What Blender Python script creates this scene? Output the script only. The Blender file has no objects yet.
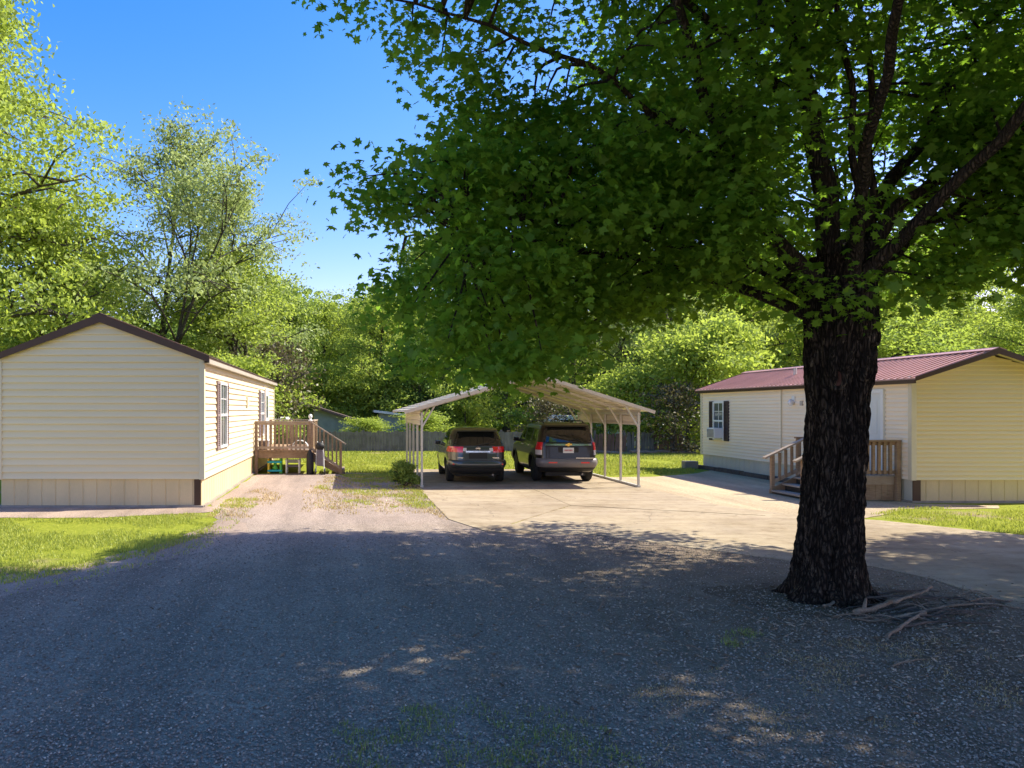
import bpy, bmesh, math, random
import numpy as np
from mathutils import Vector, Matrix, noise as mnoise

C = bpy.context.scene.collection
rad = math.radians
random.seed(7)
H = 2.2            # eye height; level camera, house axes run along +Y


def gp(x, y):
    """point of the level ground seen at a photo position (survey of the plan)"""
    Y = H * 768.0 / (y - 410.0)
    return ((x - 350.0) / 768.0 * Y, Y)


# ------------------------------------------------------------------ materials
def mat(name):
    m = bpy.data.materials.new(name)
    m.use_nodes = True
    nt = m.node_tree
    for n in list(nt.nodes):
        nt.nodes.remove(n)
    out = nt.nodes.new('ShaderNodeOutputMaterial')
    return m, nt, out


def N(nt, t, **kw):
    n = nt.nodes.new(t)
    for k, v in kw.items():
        if k in n.inputs:
            n.inputs[k].default_value = v
        else:
            setattr(n, k, v)
    return n


def coord(nt, scale=(1, 1, 1), kind='Object'):
    tc = nt.nodes.new('ShaderNodeTexCoord')
    mp = nt.nodes.new('ShaderNodeMapping')
    mp.inputs['Scale'].default_value = scale
    nt.links.new(tc.outputs[kind], mp.inputs['Vector'])
    return mp.outputs['Vector']


def noise(nt, vec, scale, detail=4, rough=0.55):
    n = N(nt, 'ShaderNodeTexNoise')
    n.inputs['Scale'].default_value = scale
    n.inputs['Detail'].default_value = detail
    n.inputs['Roughness'].default_value = rough
    if vec:
        nt.links.new(vec, n.inputs['Vector'])
    return n.outputs['Fac']


def ramp(nt, fac, stops):
    r = nt.nodes.new('ShaderNodeValToRGB')
    e = r.color_ramp.elements
    while len(e) < len(stops):
        e.new(0.5)
    for i, (p, c) in enumerate(stops):
        e[i].position = p
        e[i].color = (c[0], c[1], c[2], 1) if len(c) == 3 else c
    nt.links.new(fac, r.inputs['Fac'])
    return r.outputs['Color']


def mixc(nt, fac, a, b, mode='MIX'):
    m = nt.nodes.new('ShaderNodeMix')
    m.data_type = 'RGBA'
    m.blend_type = mode
    for s, v in (('Factor', fac), ('A', a), ('B', b)):
        sock = [i for i in m.inputs if i.name == s and (i.type == 'RGBA' or (s == 'Factor' and i.type == 'VALUE'))][0]
        if hasattr(v, 'is_output'):
            nt.links.new(v, sock)
        elif s == 'Factor':
            sock.default_value = v
        else:
            sock.default_value = (v[0], v[1], v[2], 1)
    return [o for o in m.outputs if o.type == 'RGBA'][0]


def bump(nt, h, strength=0.3, dist=0.02):
    b = nt.nodes.new('ShaderNodeBump')
    b.inputs['Strength'].default_value = strength
    b.inputs['Distance'].default_value = dist
    nt.links.new(h, b.inputs['Height'])
    return b.outputs['Normal']


def principled(nt, out, col, rough=0.7, metal=0.0, normal=None, spec=0.5, coat=0.0):
    p = nt.nodes.new('ShaderNodeBsdfPrincipled')
    if hasattr(col, 'is_output'):
        nt.links.new(col, p.inputs['Base Color'])
    else:
        p.inputs['Base Color'].default_value = (col[0], col[1], col[2], 1)
    if hasattr(rough, 'is_output'):
        nt.links.new(rough, p.inputs['Roughness'])
    else:
        p.inputs['Roughness'].default_value = rough
    p.inputs['Metallic'].default_value = metal
    p.inputs['Specular IOR Level'].default_value = spec
    p.inputs['Coat Weight'].default_value = coat
    p.inputs['Coat Roughness'].default_value = 0.05
    if normal is not None:
        nt.links.new(normal, p.inputs['Normal'])
    nt.links.new(p.outputs['BSDF'], out.inputs['Surface'])
    return p


def worn(name, c, rough=0.6, var=0.18, scale=3.0, metal=0.0, spec=0.4, coat=0.0, streak=(1, 1, 1), fine=40, bmp=0.0):
    """a painted / plain surface with soft uneven wear"""
    m, nt, out = mat(name)
    v = coord(nt, streak)
    n1 = noise(nt, v, scale, 5)
    n2 = noise(nt, v, fine, 3)
    lo = tuple(x * (1 - var) for x in c)
    hi = tuple(min(1, x * (1 + var)) for x in c)
    col = ramp(nt, n1, [(0.3, lo), (0.7, hi)])
    col = mixc(nt, 0.25, col, ramp(nt, n2, [(0.35, lo), (0.65, hi)]))
    nm = bump(nt, n2, bmp, 0.01) if bmp else None
    principled(nt, out, col, rough, metal, nm, spec, coat)
    return m


def wood(name, a, b, axis_scale=(2, 2, 25), rough=0.8):
    m, nt, out = mat(name)
    v = coord(nt, axis_scale)
    n1 = noise(nt, v, 3.0, 6, 0.65)
    v2 = coord(nt)
    n2 = noise(nt, v2, 2.0, 3)
    col = ramp(nt, n1, [(0.3, a), (0.7, b)])
    col = mixc(nt, 0.35, col, ramp(nt, n2, [(0.35, tuple(x * .6 for x in a)), (0.7, b)]))
    principled(nt, out, col, rough, 0, bump(nt, n1, 0.3, 0.01), 0.2)
    return m


def leafmat(name, dark, light, trans, tw=0.4, gloss=0.08, rough=0.4):
    m, nt, out = mat(name)
    g = nt.nodes.new('ShaderNodeNewGeometry')
    v = coord(nt)
    n = noise(nt, v, 0.7, 3)
    mm = N(nt, 'ShaderNodeMath', operation='MULTIPLY_ADD')
    nt.links.new(g.outputs['Random Per Island'], mm.inputs[0])
    mm.inputs[1].default_value = 0.6
    a2 = N(nt, 'ShaderNodeMath', operation='MULTIPLY')
    nt.links.new(n, a2.inputs[0])
    a2.inputs[1].default_value = 0.4
    nt.links.new(a2.outputs[0], mm.inputs[2])
    col = ramp(nt, mm.outputs[0], [(0.15, dark), (0.8, light)])
    d = nt.nodes.new('ShaderNodeBsdfDiffuse')
    nt.links.new(col, d.inputs['Color'])
    t = nt.nodes.new('ShaderNodeBsdfTranslucent')
    tc = mixc(nt, 0.5, col, trans)
    nt.links.new(tc, t.inputs['Color'])
    gl = nt.nodes.new('ShaderNodeBsdfGlossy')
    gl.inputs['Roughness'].default_value = rough
    gl.inputs['Color'].default_value = (0.8, 0.85, 0.8, 1)
    m1 = nt.nodes.new('ShaderNodeMixShader')
    m1.inputs[0].default_value = tw
    nt.links.new(d.outputs[0], m1.inputs[1])
    nt.links.new(t.outputs[0], m1.inputs[2])
    m2 = nt.nodes.new('ShaderNodeMixShader')
    m2.inputs[0].default_value = gloss
    nt.links.new(m1.outputs[0], m2.inputs[1])
    nt.links.new(gl.outputs[0], m2.inputs[2])
    nt.links.new(m2.outputs[0], out.inputs['Surface'])
    return m


def island(name, stops, rough=0.9):
    m, nt, out = mat(name)
    g = nt.nodes.new('ShaderNodeNewGeometry')
    col = ramp(nt, g.outputs['Random Per Island'], stops)
    principled(nt, out, col, rough, 0, None, 0.3)
    return m


M = {}


def make_materials():
    # lawn soil
    m, nt, out = mat('lawn_soil')
    v = coord(nt)
    n1 = noise(nt, v, 0.35, 6, 0.6)
    n2 = noise(nt, v, 9, 5, 0.7)
    n3 = noise(nt, v, 70, 3, 0.7)
    grass = ramp(nt, n2, [(0.3, (0.14, 0.17, 0.016)), (0.55, (0.25, 0.28, 0.03)), (0.75, (0.34, 0.32, 0.06))])
    dirt = ramp(nt, n3, [(0.3, (0.20, 0.135, 0.095)), (0.7, (0.36, 0.27, 0.20))])
    k = ramp(nt, n1, [(0.56, (0, 0, 0)), (0.68, (1, 1, 1))])
    kk = nt.nodes.new('ShaderNodeRGBToBW')
    nt.links.new(k, kk.inputs[0])
    col = mixc(nt, kk.outputs[0], grass, dirt)
    principled(nt, out, col, 0.95, 0, bump(nt, n3, 0.6, 0.03), 0.1)
    M['lawn'] = m

    # gravel: one stone; yard set darkened with painted tree shade, lane set left pinkish
    def gravel(name, darkset, lightset, y0, y1, dusty=0.0):
        m, nt, out = mat(name)
        v = coord(nt)
        vo = N(nt, 'ShaderNodeTexVoronoi')
        vo.inputs['Scale'].default_value = 48
        nt.links.new(v, vo.inputs['Vector'])
        bw = nt.nodes.new('ShaderNodeSeparateColor')
        nt.links.new(vo.outputs['Color'], bw.inputs[0])
        vo2 = N(nt, 'ShaderNodeTexVoronoi')
        vo2.inputs['Scale'].default_value = 120
        nt.links.new(v, vo2.inputs['Vector'])
        bw2 = nt.nodes.new('ShaderNodeSeparateColor')
        nt.links.new(vo2.outputs['Color'], bw2.inputs[0])
        ca = ramp(nt, bw.outputs[0], darkset)
        ca = mixc(nt, 0.45, ca, ramp(nt, bw2.outputs[1], darkset))
        cb = ramp(nt, bw.outputs[0], lightset)
        cb = mixc(nt, 0.45, cb, ramp(nt, bw2.outputs[1], lightset))
        sx = nt.nodes.new('ShaderNodeSeparateXYZ')
        nt.links.new(v, sx.inputs[0])
        nb = noise(nt, v, 0.5, 5, 0.65)
        ad = N(nt, 'ShaderNodeMath', operation='MULTIPLY_ADD')
        nt.links.new(nb, ad.inputs[0])
        ad.inputs[1].default_value = 5.0
        nt.links.new(sx.outputs['Y'], ad.inputs[2])
        mr = nt.nodes.new('ShaderNodeMapRange')
        mr.inputs['From Min'].default_value = y0 + 2.5
        mr.inputs['From Max'].default_value = y1 + 2.5
        nt.links.new(ad.outputs[0], mr.inputs['Value'])
        col = mixc(nt, mr.outputs[0], ca, cb)
        # dusty, leaf-littered brown areas towards the trunk
        nd = noise(nt, v, 0.9, 6, 0.7)
        ax = N(nt, 'ShaderNodeMath', operation='MULTIPLY_ADD')
        nt.links.new(sx.outputs['X'], ax.inputs[0])
        ax.inputs[1].default_value = 0.062
        nt.links.new(nd, ax.inputs[2])
        dk = ramp(nt, ax.outputs[0], [(0.58, (0, 0, 0)), (0.9, (1, 1, 1))])
        dbw = nt.nodes.new('ShaderNodeRGBToBW')
        nt.links.new(dk, dbw.inputs[0])
        dm = N(nt, 'ShaderNodeMath', operation='MULTIPLY')
        nt.links.new(dbw.outputs[0], dm.inputs[0])
        dm.inputs[1].default_value = dusty
        col = mixc(nt, dm.outputs[0], col, (0.15, 0.105, 0.065))
        tr = noise(nt, coord(nt, (1.1, .10, 1)), 1.3, 4, 0.6)
        col = mixc(nt, 1.0, col, ramp(nt, tr, [(0.36, (0.80, 0.79, 0.78)), (0.62, (1.14, 1.13, 1.12))]), 'MULTIPLY')
        nl = noise(nt, v, 0.22, 4, 0.6)
        col = mixc(nt, 1.0, col, ramp(nt, nl, [(0.3, (0.78, 0.78, 0.8)), (0.7, (1.18, 1.16, 1.14))]), 'MULTIPLY')
        nm = bump(nt, vo.outputs['Distance'], 0.5, 0.018)
        principled(nt, out, col, 0.85, 0, nm, 0.35)
        return m
    dark = [(0.0, (0.155, 0.125, 0.095)), (0.45, (0.235, 0.185, 0.138)), (0.8, (0.31, 0.25, 0.185)), (1.0, (0.48, 0.40, 0.31))]
    pink = [(0.0, (0.17, 0.13, 0.105)), (0.5, (0.30, 0.235, 0.195)), (1.0, (0.47, 0.385, 0.33))]
    tan = [(0.0, (0.27, 0.20, 0.125)), (0.5, (0.43, 0.335, 0.21)), (1.0, (0.57, 0.47, 0.33))]
    M['gravel'] = gravel('crushed_stone', dark, pink, 11.0, 15.5, 0.8)
    M['gravel_tan'] = gravel('tan_gravel', tan, tan, 0, 1)
    M['dirt'] = gravel('bare_dirt', pink, [(0.0, (0.22, 0.16, 0.12)), (0.5, (0.33, 0.25, 0.2)), (1, (0.44, 0.35, 0.28))], 0, 1)

    m, nt, out = mat('dark_soil')
    v = coord(nt)
    n1 = noise(nt, v, 14, 6, 0.7)
    n2 = noise(nt, v, 90, 3, 0.7)
    col = ramp(nt, n1, [(0.3, (0.11, 0.08, 0.055)), (0.7, (0.24, 0.18, 0.125))])
    col = mixc(nt, 0.4, col, ramp(nt, n2, [(0.4, (0.08, 0.06, 0.042)), (0.7, (0.3, 0.235, 0.17))]))
    principled(nt, out, col, 0.95, 0, bump(nt, n2, 0.8, 0.03), 0.1)
    M['soil'] = m

    # concrete
    m, nt, out = mat('old_concrete')
    v = coord(nt)
    n1 = noise(nt, v, 0.6, 7, 0.65)
    n2 = noise(nt, v, 60, 4, 0.7)
    n3 = noise(nt, coord(nt, (0.4, 2.4, 1)), 1.4, 5, 0.7)
    col = ramp(nt, n1, [(0.3, (0.26, 0.195, 0.115)), (0.55, (0.385, 0.30, 0.175)), (0.75, (0.47, 0.375, 0.23))])
    col = mixc(nt, 0.35, col, ramp(nt, n2, [(0.3, (0.2, 0.16, 0.13)), (0.7, (0.5, 0.43, 0.35))]))
    col = mixc(nt, 0.3, col, ramp(nt, n3, [(0.4, (0.20, 0.15, 0.11)), (0.6, (0.42, 0.35, 0.28))]))
    vo = N(nt, 'ShaderNodeTexVoronoi', feature='DISTANCE_TO_EDGE')
    vo.inputs['Scale'].default_value = 0.33
    dv = N(nt, 'ShaderNodeVectorMath', operation='ADD')
    nn = nt.nodes.new('ShaderNodeTexNoise')
    nn.inputs['Scale'].default_value = 1.5
    nt.links.new(v, nn.inputs['Vector'])
    nt.links.new(v, dv.inputs[0])
    nt.links.new(nn.outputs['Color'], dv.inputs[1])
    nt.links.new(dv.outputs[0], vo.inputs['Vector'])
    ck = ramp(nt, vo.outputs['Distance'], [(0.0, (0.35, 0.32, 0.3)), (0.008, (1, 1, 1))])
    col = mixc(nt, 0.5, col, ck, 'MULTIPLY')
    n5 = noise(nt, v, 0.28, 6, 0.7)
    col = mixc(nt, 1.0, col, ramp(nt, n5, [(0.35, (0.72, 0.68, 0.62)), (0.52, (1.0, 1.0, 1.0)), (0.7, (1.12, 1.1, 1.06))]), 'MULTIPLY')
    n6 = noise(nt, v, 3.5, 6, 0.75)
    col = mixc(nt, 0.6, col, ramp(nt, n6, [(0.36, (0.66, 0.60, 0.52)), (0.5, (1, 1, 1))]), 'MULTIPLY')
    principled(nt, out, col, 0.85, 0, bump(nt, n2, 0.25, 0.01), 0.25)
    M['concrete'] = m

    M['siding'] = worn('cream_vinyl', (0.72, 0.615, 0.42), 0.5, 0.05, 0.8, spec=0.3, streak=(.35, .35, 4))
    M['siding_b'] = worn('beige_vinyl', (0.88, 0.76, 0.58), 0.5, 0.06, 0.8, spec=0.3, streak=(.35, .35, 4))
    M['siding_bounce'] = worn('bounce_lit_vinyl', (0.77, 0.65, 0.39), 0.5, 0.05, 0.8, spec=0.3, streak=(.35, .35, 4))  # beige siding yellowed on the gable: grass bounce light painted into its colour
    M['skirt'] = worn('tan_skirting', (0.62, 0.49, 0.29), 0.6, 0.10, 1.5, streak=(1, 1, 0.3))
    M['skirt_grey'] = worn('grey_skirting', (0.54, 0.52, 0.43), 0.6, 0.10, 1.5, streak=(1, 1, 0.3))
    M['trim_brown'] = worn('brown_trim', (0.055, 0.025, 0.013), 0.45, 0.15, 3)
    M['trim_cream'] = worn('cream_trim', (0.64, 0.57, 0.42), 0.5, 0.06, 2)
    M['fascia'] = worn('pale_fascia', (0.42, 0.38, 0.33), 0.4, 0.1, 2)
    M['roof_brown'] = worn('brown_metal_roof', (0.09, 0.05, 0.04), 0.4, 0.15, 1.2, metal=0.2)
    M['roof_red'] = worn('red_metal_roof', (0.50, 0.27, 0.23), 0.45, 0.18, 1.0, metal=0.0, spec=0.5)
    M['white'] = worn('white_paint', (0.75, 0.75, 0.73), 0.45, 0.06, 3)
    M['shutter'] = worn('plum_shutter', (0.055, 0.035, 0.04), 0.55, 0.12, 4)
    M['shutter_lit'] = worn('sunlit_shutter', (0.24, 0.18, 0.18), 0.6, 0.12, 4)  # plum shutter lightened for the sunny wall, sunlight painted into the colour
    M['deck'] = wood('stained_deck_wood', (0.20, 0.125, 0.075), (0.42, 0.30, 0.20))
    M['deck_top'] = wood('weathered_rail_wood', (0.30, 0.22, 0.16), (0.46, 0.37, 0.29))
    M['deck_grey'] = wood('grey_step_wood', (0.24, 0.20, 0.17), (0.42, 0.37, 0.32))
    M['fence'] = wood('grey_fence_wood', (0.10, 0.09, 0.075), (0.25, 0.23, 0.20), (3, 3, 0.6))
    M['fence_brown'] = wood('brown_fence_wood', (0.13, 0.075, 0.05), (0.26, 0.16, 0.11), (3, 3, 0.6))
    M['galv'] = worn('galvanised_steel', (0.55, 0.52, 0.46), 0.45, 0.1, 5, metal=0.15, spec=0.5)
    M['panel'] = worn('tan_sheet_metal', (0.64, 0.56, 0.46), 0.45, 0.1, 2, metal=0.1, spec=0.5)
    M['black'] = worn('black_plastic', (0.018, 0.018, 0.019), 0.6, 0.2, 10)
    M['rubber'] = worn('tyre_rubber', (0.02, 0.02, 0.02), 0.85, 0.3, 20)
    M['rim'] = worn('alloy_rim', (0.45, 0.45, 0.46), 0.3, 0.1, 10, metal=0.8)
    M['rim_dark'] = worn('grey_rim', (0.20, 0.20, 0.21), 0.35, 0.1, 10, metal=0.7)
    M['chrome'] = worn('bright_chrome', (0.75, 0.75, 0.75), 0.18, 0.04, 10, metal=1.0)
    M['gold'] = worn('gold_emblem', (0.75, 0.5, 0.1), 0.3, 0.05, 10, metal=0.7)
    M['glass'] = worn('dark_tinted_glass', (0.012, 0.014, 0.014), 0.04, 0.2, 4, spec=0.8, coat=0.6)
    M['pane'] = worn('window_glass', (0.10, 0.115, 0.115), 0.05, 0.5, 2.5, spec=0.7, coat=0.5)
    M['paint_grey'] = worn('slate_car_paint', (0.085, 0.088, 0.082), 0.3, 0.08, 2, metal=0.5, spec=0.5, coat=1.0)
    M['paint_dark'] = worn('dark_car_paint', (0.022, 0.017, 0.016), 0.35, 0.08, 2, metal=0.1, spec=0.4, coat=0.5)
    M['bumper_grey'] = worn('grey_bumper_paint', (0.20, 0.18, 0.18), 0.45, 0.1, 4, metal=0.2)
    M['tail_red'] = worn('red_lamp_lens', (0.80, 0.025, 0.03), 0.12, 0.1, 6, spec=0.8, coat=0.6)
    M['lens_clear'] = worn('clear_lamp_lens', (0.75, 0.70, 0.68), 0.12, 0.06, 6, spec=0.8, coat=0.6)
    M['plate'] = worn('plate_white', (0.72, 0.71, 0.70), 0.4, 0.04, 8)
    M['plate_red'] = worn('plate_red_print', (0.45, 0.08, 0.08), 0.5, 0.04, 8)
    M['cyan'] = worn('turquoise_plastic', (0.02, 0.42, 0.52), 0.4, 0.06, 5)
    M['yellow'] = worn('yellow_plastic', (0.75, 0.55, 0.06), 0.4, 0.06, 5)
    M['green_pl'] = worn('green_plastic', (0.12, 0.5, 0.08), 0.4, 0.06, 5)
    M['greyfab'] = worn('grey_fabric', (0.17, 0.15, 0.17), 0.9, 0.2, 8)
    M['pinkfab'] = worn('pink_cloth', (0.62, 0.42, 0.38), 0.9, 0.1, 8)
    M['shed'] = worn('bluegrey_shed_wall', (0.20, 0.25, 0.27), 0.7, 0.2, 2)
    M['pale_roof'] = worn('pale_metal_roof', (0.50, 0.56, 0.58), 0.5, 0.12, 2)
    M['shed_roof'] = worn('brown_shingle_roof', (0.12, 0.085, 0.08), 0.85, 0.2, 8)
    M['door'] = worn('white_door_paint', (0.66, 0.68, 0.66), 0.4, 0.04, 3)
    M['stick'] = wood('dead_branch_wood', (0.09, 0.07, 0.05), (0.34, 0.27, 0.20), (16, 16, 16))
    M['stick_dark'] = wood('dark_branch_bark', (0.05, 0.042, 0.036), (0.16, 0.13, 0.11), (8, 8, 8))

    # bark of the maple: near black, pale flecks along the ridges
    def bark(name, a, b, c, fleck=0.62):
        m, nt, out = mat(name)
        v = coord(nt, (1, 1, 0.22))
        n1 = noise(nt, v, 9, 6, 0.7)
        v2 = coord(nt, (1, 1, 0.30))
        n2 = noise(nt, v2, 15, 7, 0.75)
        n3 = noise(nt, coord(nt), 2.2, 4, 0.6)
        vo = N(nt, 'ShaderNodeTexVoronoi', feature='DISTANCE_TO_EDGE')
        vo.inputs['Scale'].default_value = 25
        dn = nt.nodes.new('ShaderNodeTexNoise')
        dn.inputs['Scale'].default_value = 7
        dn.inputs['Detail'].default_value = 5
        nt.links.new(v, dn.inputs['Vector'])
        vm = N(nt, 'ShaderNodeVectorMath', operation='MULTIPLY_ADD')
        nt.links.new(dn.outputs['Color'], vm.inputs[0])
        vm.inputs[1].default_value = (.16, .16, .16)
        nt.links.new(coord(nt, (1, 1, 0.24)), vm.inputs[2])
        nt.links.new(vm.outputs[0], vo.inputs['Vector'])
        plate = ramp(nt, vo.outputs['Distance'], [(0.0, (0, 0, 0)), (0.32, (1, 1, 1))])
        pb = nt.nodes.new('ShaderNodeRGBToBW')
        nt.links.new(plate, pb.inputs[0])
        pm = N(nt, 'ShaderNodeMath', operation='MULTIPLY')
        nt.links.new(pb.outputs[0], pm.inputs[0])
        nt.links.new(n1, pm.inputs[1])
        col = ramp(nt, pm.outputs[0], [(0.12, a), (0.62, b)])
        fl = ramp(nt, n2, [(fleck, (0, 0, 0)), (fleck + 0.1, (1, 1, 1))])
        fb = nt.nodes.new('ShaderNodeRGBToBW')
        nt.links.new(fl, fb.inputs[0])
        f3 = N(nt, 'ShaderNodeMath', operation='MULTIPLY')
        nt.links.new(fb.outputs[0], f3.inputs[0])
        nt.links.new(n3, f3.inputs[1])
        col = mixc(nt, f3.outputs[0], col, c)
        principled(nt, out, col, 0.9, 0, bump(nt, pm.outputs[0], 1.0, 0.07), 0.15)
        return m
    M['bark'] = bark('black_ridged_bark', (0.012, 0.009, 0.007), (0.085, 0.064, 0.047), (0.36, 0.28, 0.20), 0.56)
    M['bark_limb'] = bark('brown_limb_bark', (0.03, 0.024, 0.019), (0.10, 0.075, 0.055), (0.22, 0.17, 0.13), 0.6)
    M['bark_grey'] = bark('grey_bark', (0.07, 0.062, 0.052), (0.19, 0.17, 0.145), (0.36, 0.33, 0.28), 0.55)
    M['scar'] = worn('red_brown_scar', (0.10, 0.042, 0.028), 0.9, 0.4, 9)

    M['maple_leaf'] = leafmat('maple_leaf', (0.045, 0.105, 0.012), (0.15, 0.275, 0.028), (0.42, 0.72, 0.05), 0.52, 0.015, 0.5)
    M['leaf_bright'] = leafmat('yellow_green_leaf', (0.145, 0.215, 0.035), (0.37, 0.45, 0.09), (0.62, 0.76, 0.10), 0.52, 0.02, 0.6)
    M['leaf_mid'] = leafmat('mid_green_leaf', (0.115, 0.185, 0.035), (0.31, 0.40, 0.09), (0.56, 0.72, 0.10), 0.52, 0.02, 0.6)
    M['leaf_grey'] = leafmat('grey_green_leaf', (0.15, 0.215, 0.06), (0.40, 0.48, 0.19), (0.52, 0.62, 0.18), 0.45, 0.035, 0.55)
    M['leaf_dark'] = leafmat('dark_green_leaf', (0.045, 0.10, 0.02), (0.14, 0.24, 0.05), (0.16, 0.26, 0.03), 0.3, 0.02, 0.6)
    M['leaf_dry'] = leafmat('dry_brush_leaf', (0.075, 0.062, 0.038), (0.15, 0.125, 0.07), (0.2, 0.2, 0.06), 0.2, 0.03)
    M['blade'] = leafmat('lawn_blade', (0.20, 0.26, 0.035), (0.46, 0.48, 0.10), (0.58, 0.62, 0.09), 0.4, 0.02)
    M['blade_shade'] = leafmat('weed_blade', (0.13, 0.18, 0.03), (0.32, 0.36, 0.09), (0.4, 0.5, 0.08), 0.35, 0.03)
    M['straw'] = leafmat('straw_blade', (0.34, 0.24, 0.10), (0.58, 0.45, 0.22), (0.55, 0.42, 0.15), 0.3, 0.03)
    M['stone'] = island('loose_stone', [(0.0, (0.16, 0.13, 0.105)), (0.5, (0.28, 0.235, 0.19)), (0.85, (0.38, 0.32, 0.26)), (1.0, (0.56, 0.48, 0.39))])
    M['chip'] = island('bark_chip', [(0.0, (0.10, 0.068, 0.042)), (0.6, (0.26, 0.185, 0.12)), (1.0, (0.52, 0.42, 0.31))])


make_materials()

# ------------------------------------------------------------------ building helpers
ORIG = {}


def thing(name, label, cat, loc=(0, 0, 0), group=None, kind=None):
    o = bpy.data.objects.new(name, None)
    C.objects.link(o)
    o.location = loc
    o.empty_display_size = 0.2
    tag(o, label, cat, group, kind)
    ORIG[o.name] = Vector(loc)
    return o


def tag(o, label=None, cat=None, group=None, kind=None):
    if label:
        o['label'] = label
    if cat:
        o['category'] = cat
    if group:
        o['group'] = group
    if kind:
        o['kind'] = kind
    return o


class MB:
    def __init__(s):
        s.v = []
        s.f = []

    def add(s, vs, fs):
        b = len(s.v)
        s.v.extend([tuple(p) for p in vs])
        s.f.extend([tuple(i + b for i in f) for f in fs])
        return s

    def box(s, x0, y0, z0, x1, y1, z1):
        vs = [(x0, y0, z0), (x1, y0, z0), (x1, y1, z0), (x0, y1, z0), (x0, y0, z1), (x1, y0, z1), (x1, y1, z1), (x0, y1, z1)]
        return s.add(vs, [(0, 3, 2, 1), (4, 5, 6, 7), (0, 1, 5, 4), (1, 2, 6, 5), (2, 3, 7, 6), (3, 0, 4, 7)])

    def beam(s, p0, p1, w, h, up=(0, 0, 1)):
        p0, p1 = Vector(p0), Vector(p1)
        d = (p1 - p0).normalized()
        side = d.cross(Vector(up))
        if side.length < 1e-4:
            side = d.cross(Vector((0, 1, 0)))
        side.normalize()
        u = side.cross(d)
        a, b = side * w / 2, u * h / 2
        vs = [p0 - a - b, p0 + a - b, p0 + a + b, p0 - a + b, p1 - a - b, p1 + a - b, p1 + a + b, p1 - a + b]
        return s.add(vs, [(0, 1, 2, 3), (7, 6, 5, 4), (0, 4, 5, 1), (1, 5, 6, 2), (2, 6, 7, 3), (3, 7, 4, 0)])

    def tube(s, pts, rs, n=8, cap=True):
        pts = [Vector(p) for p in pts]
        b = len(s.v)
        ref = Vector((0.31, 0.2, 0.93)).normalized()
        for i, p in enumerate(pts):
            d = (pts[min(i + 1, len(pts) - 1)] - pts[max(i - 1, 0)])
            if d.length < 1e-6:
                d = Vector((0, 0, 1))
            d.normalize()
            a = d.cross(ref)
            if a.length < 0.1:
                a = d.cross(Vector((1, 0, 0)))
            a.normalize()
            c = d.cross(a)
            for k in range(n):
                t = 2 * math.pi * k / n
                s.v.append(tuple(p + (a * math.cos(t) + c * math.sin(t)) * rs[i]))
        for i in range(len(pts) - 1):
            for k in range(n):
                k2 = (k + 1) % n
                s.f.append((b + i * n + k, b + (i + 1) * n + k, b + (i + 1) * n + k2, b + i * n + k2))
        if cap:
            s.f.append(tuple(b + k for k in range(n)))
            e = b + (len(pts) - 1) * n
            s.f.append(tuple(e + n - 1 - k for k in range(n)))
        return s

    def lathe(s, prof, c, axis='z', n=24):
        """prof: (r, h) pairs round an axis through c"""
        b = len(s.v)
        for r, h in prof:
            for k in range(n):
                t = 2 * math.pi * k / n
                a, bb = r * math.cos(t), r * math.sin(t)
                p = {'z': (a, bb, h), 'x': (h, a, bb), 'y': (bb, h, a)}[axis]
                s.v.append((c[0] + p[0], c[1] + p[1], c[2] + p[2]))
        for i in range(len(prof) - 1):
            for k in range(n):
                k2 = (k + 1) % n
                s.f.append((b + i * n + k, b + i * n + k2, b + (i + 1) * n + k2, b + (i + 1) * n + k))
        s.f.append(tuple(b + n - 1 - k for k in range(n)))
        e = b + (len(prof) - 1) * n
        s.f.append(tuple(e + k for k in range(n)))
        return s

    def build(s, name, m, parent=None, smooth=False, bevel=0.0):
        off = ORIG.get(parent.name, Vector((0, 0, 0))) if parent else Vector((0, 0, 0))
        me = bpy.data.meshes.new(name)
        me.from_pydata([(p[0] - off[0], p[1] - off[1], p[2] - off[2]) for p in s.v], [], s.f)
        me.materials.append(M[m] if isinstance(m, str) else m)
        if smooth:
            me.polygons.foreach_set('use_smooth', [True] * len(me.polygons))
        me.update()
        o = bpy.data.objects.new(name, me)
        C.objects.link(o)
        if bevel:
            bv = o.modifiers.new('edge', 'BEVEL')
            bv.width = bevel
            bv.segments = 2
            bv.limit_method = 'ANGLE'
        if parent:
            o.parent = parent
            ORIG[o.name] = off
        return o


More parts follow.
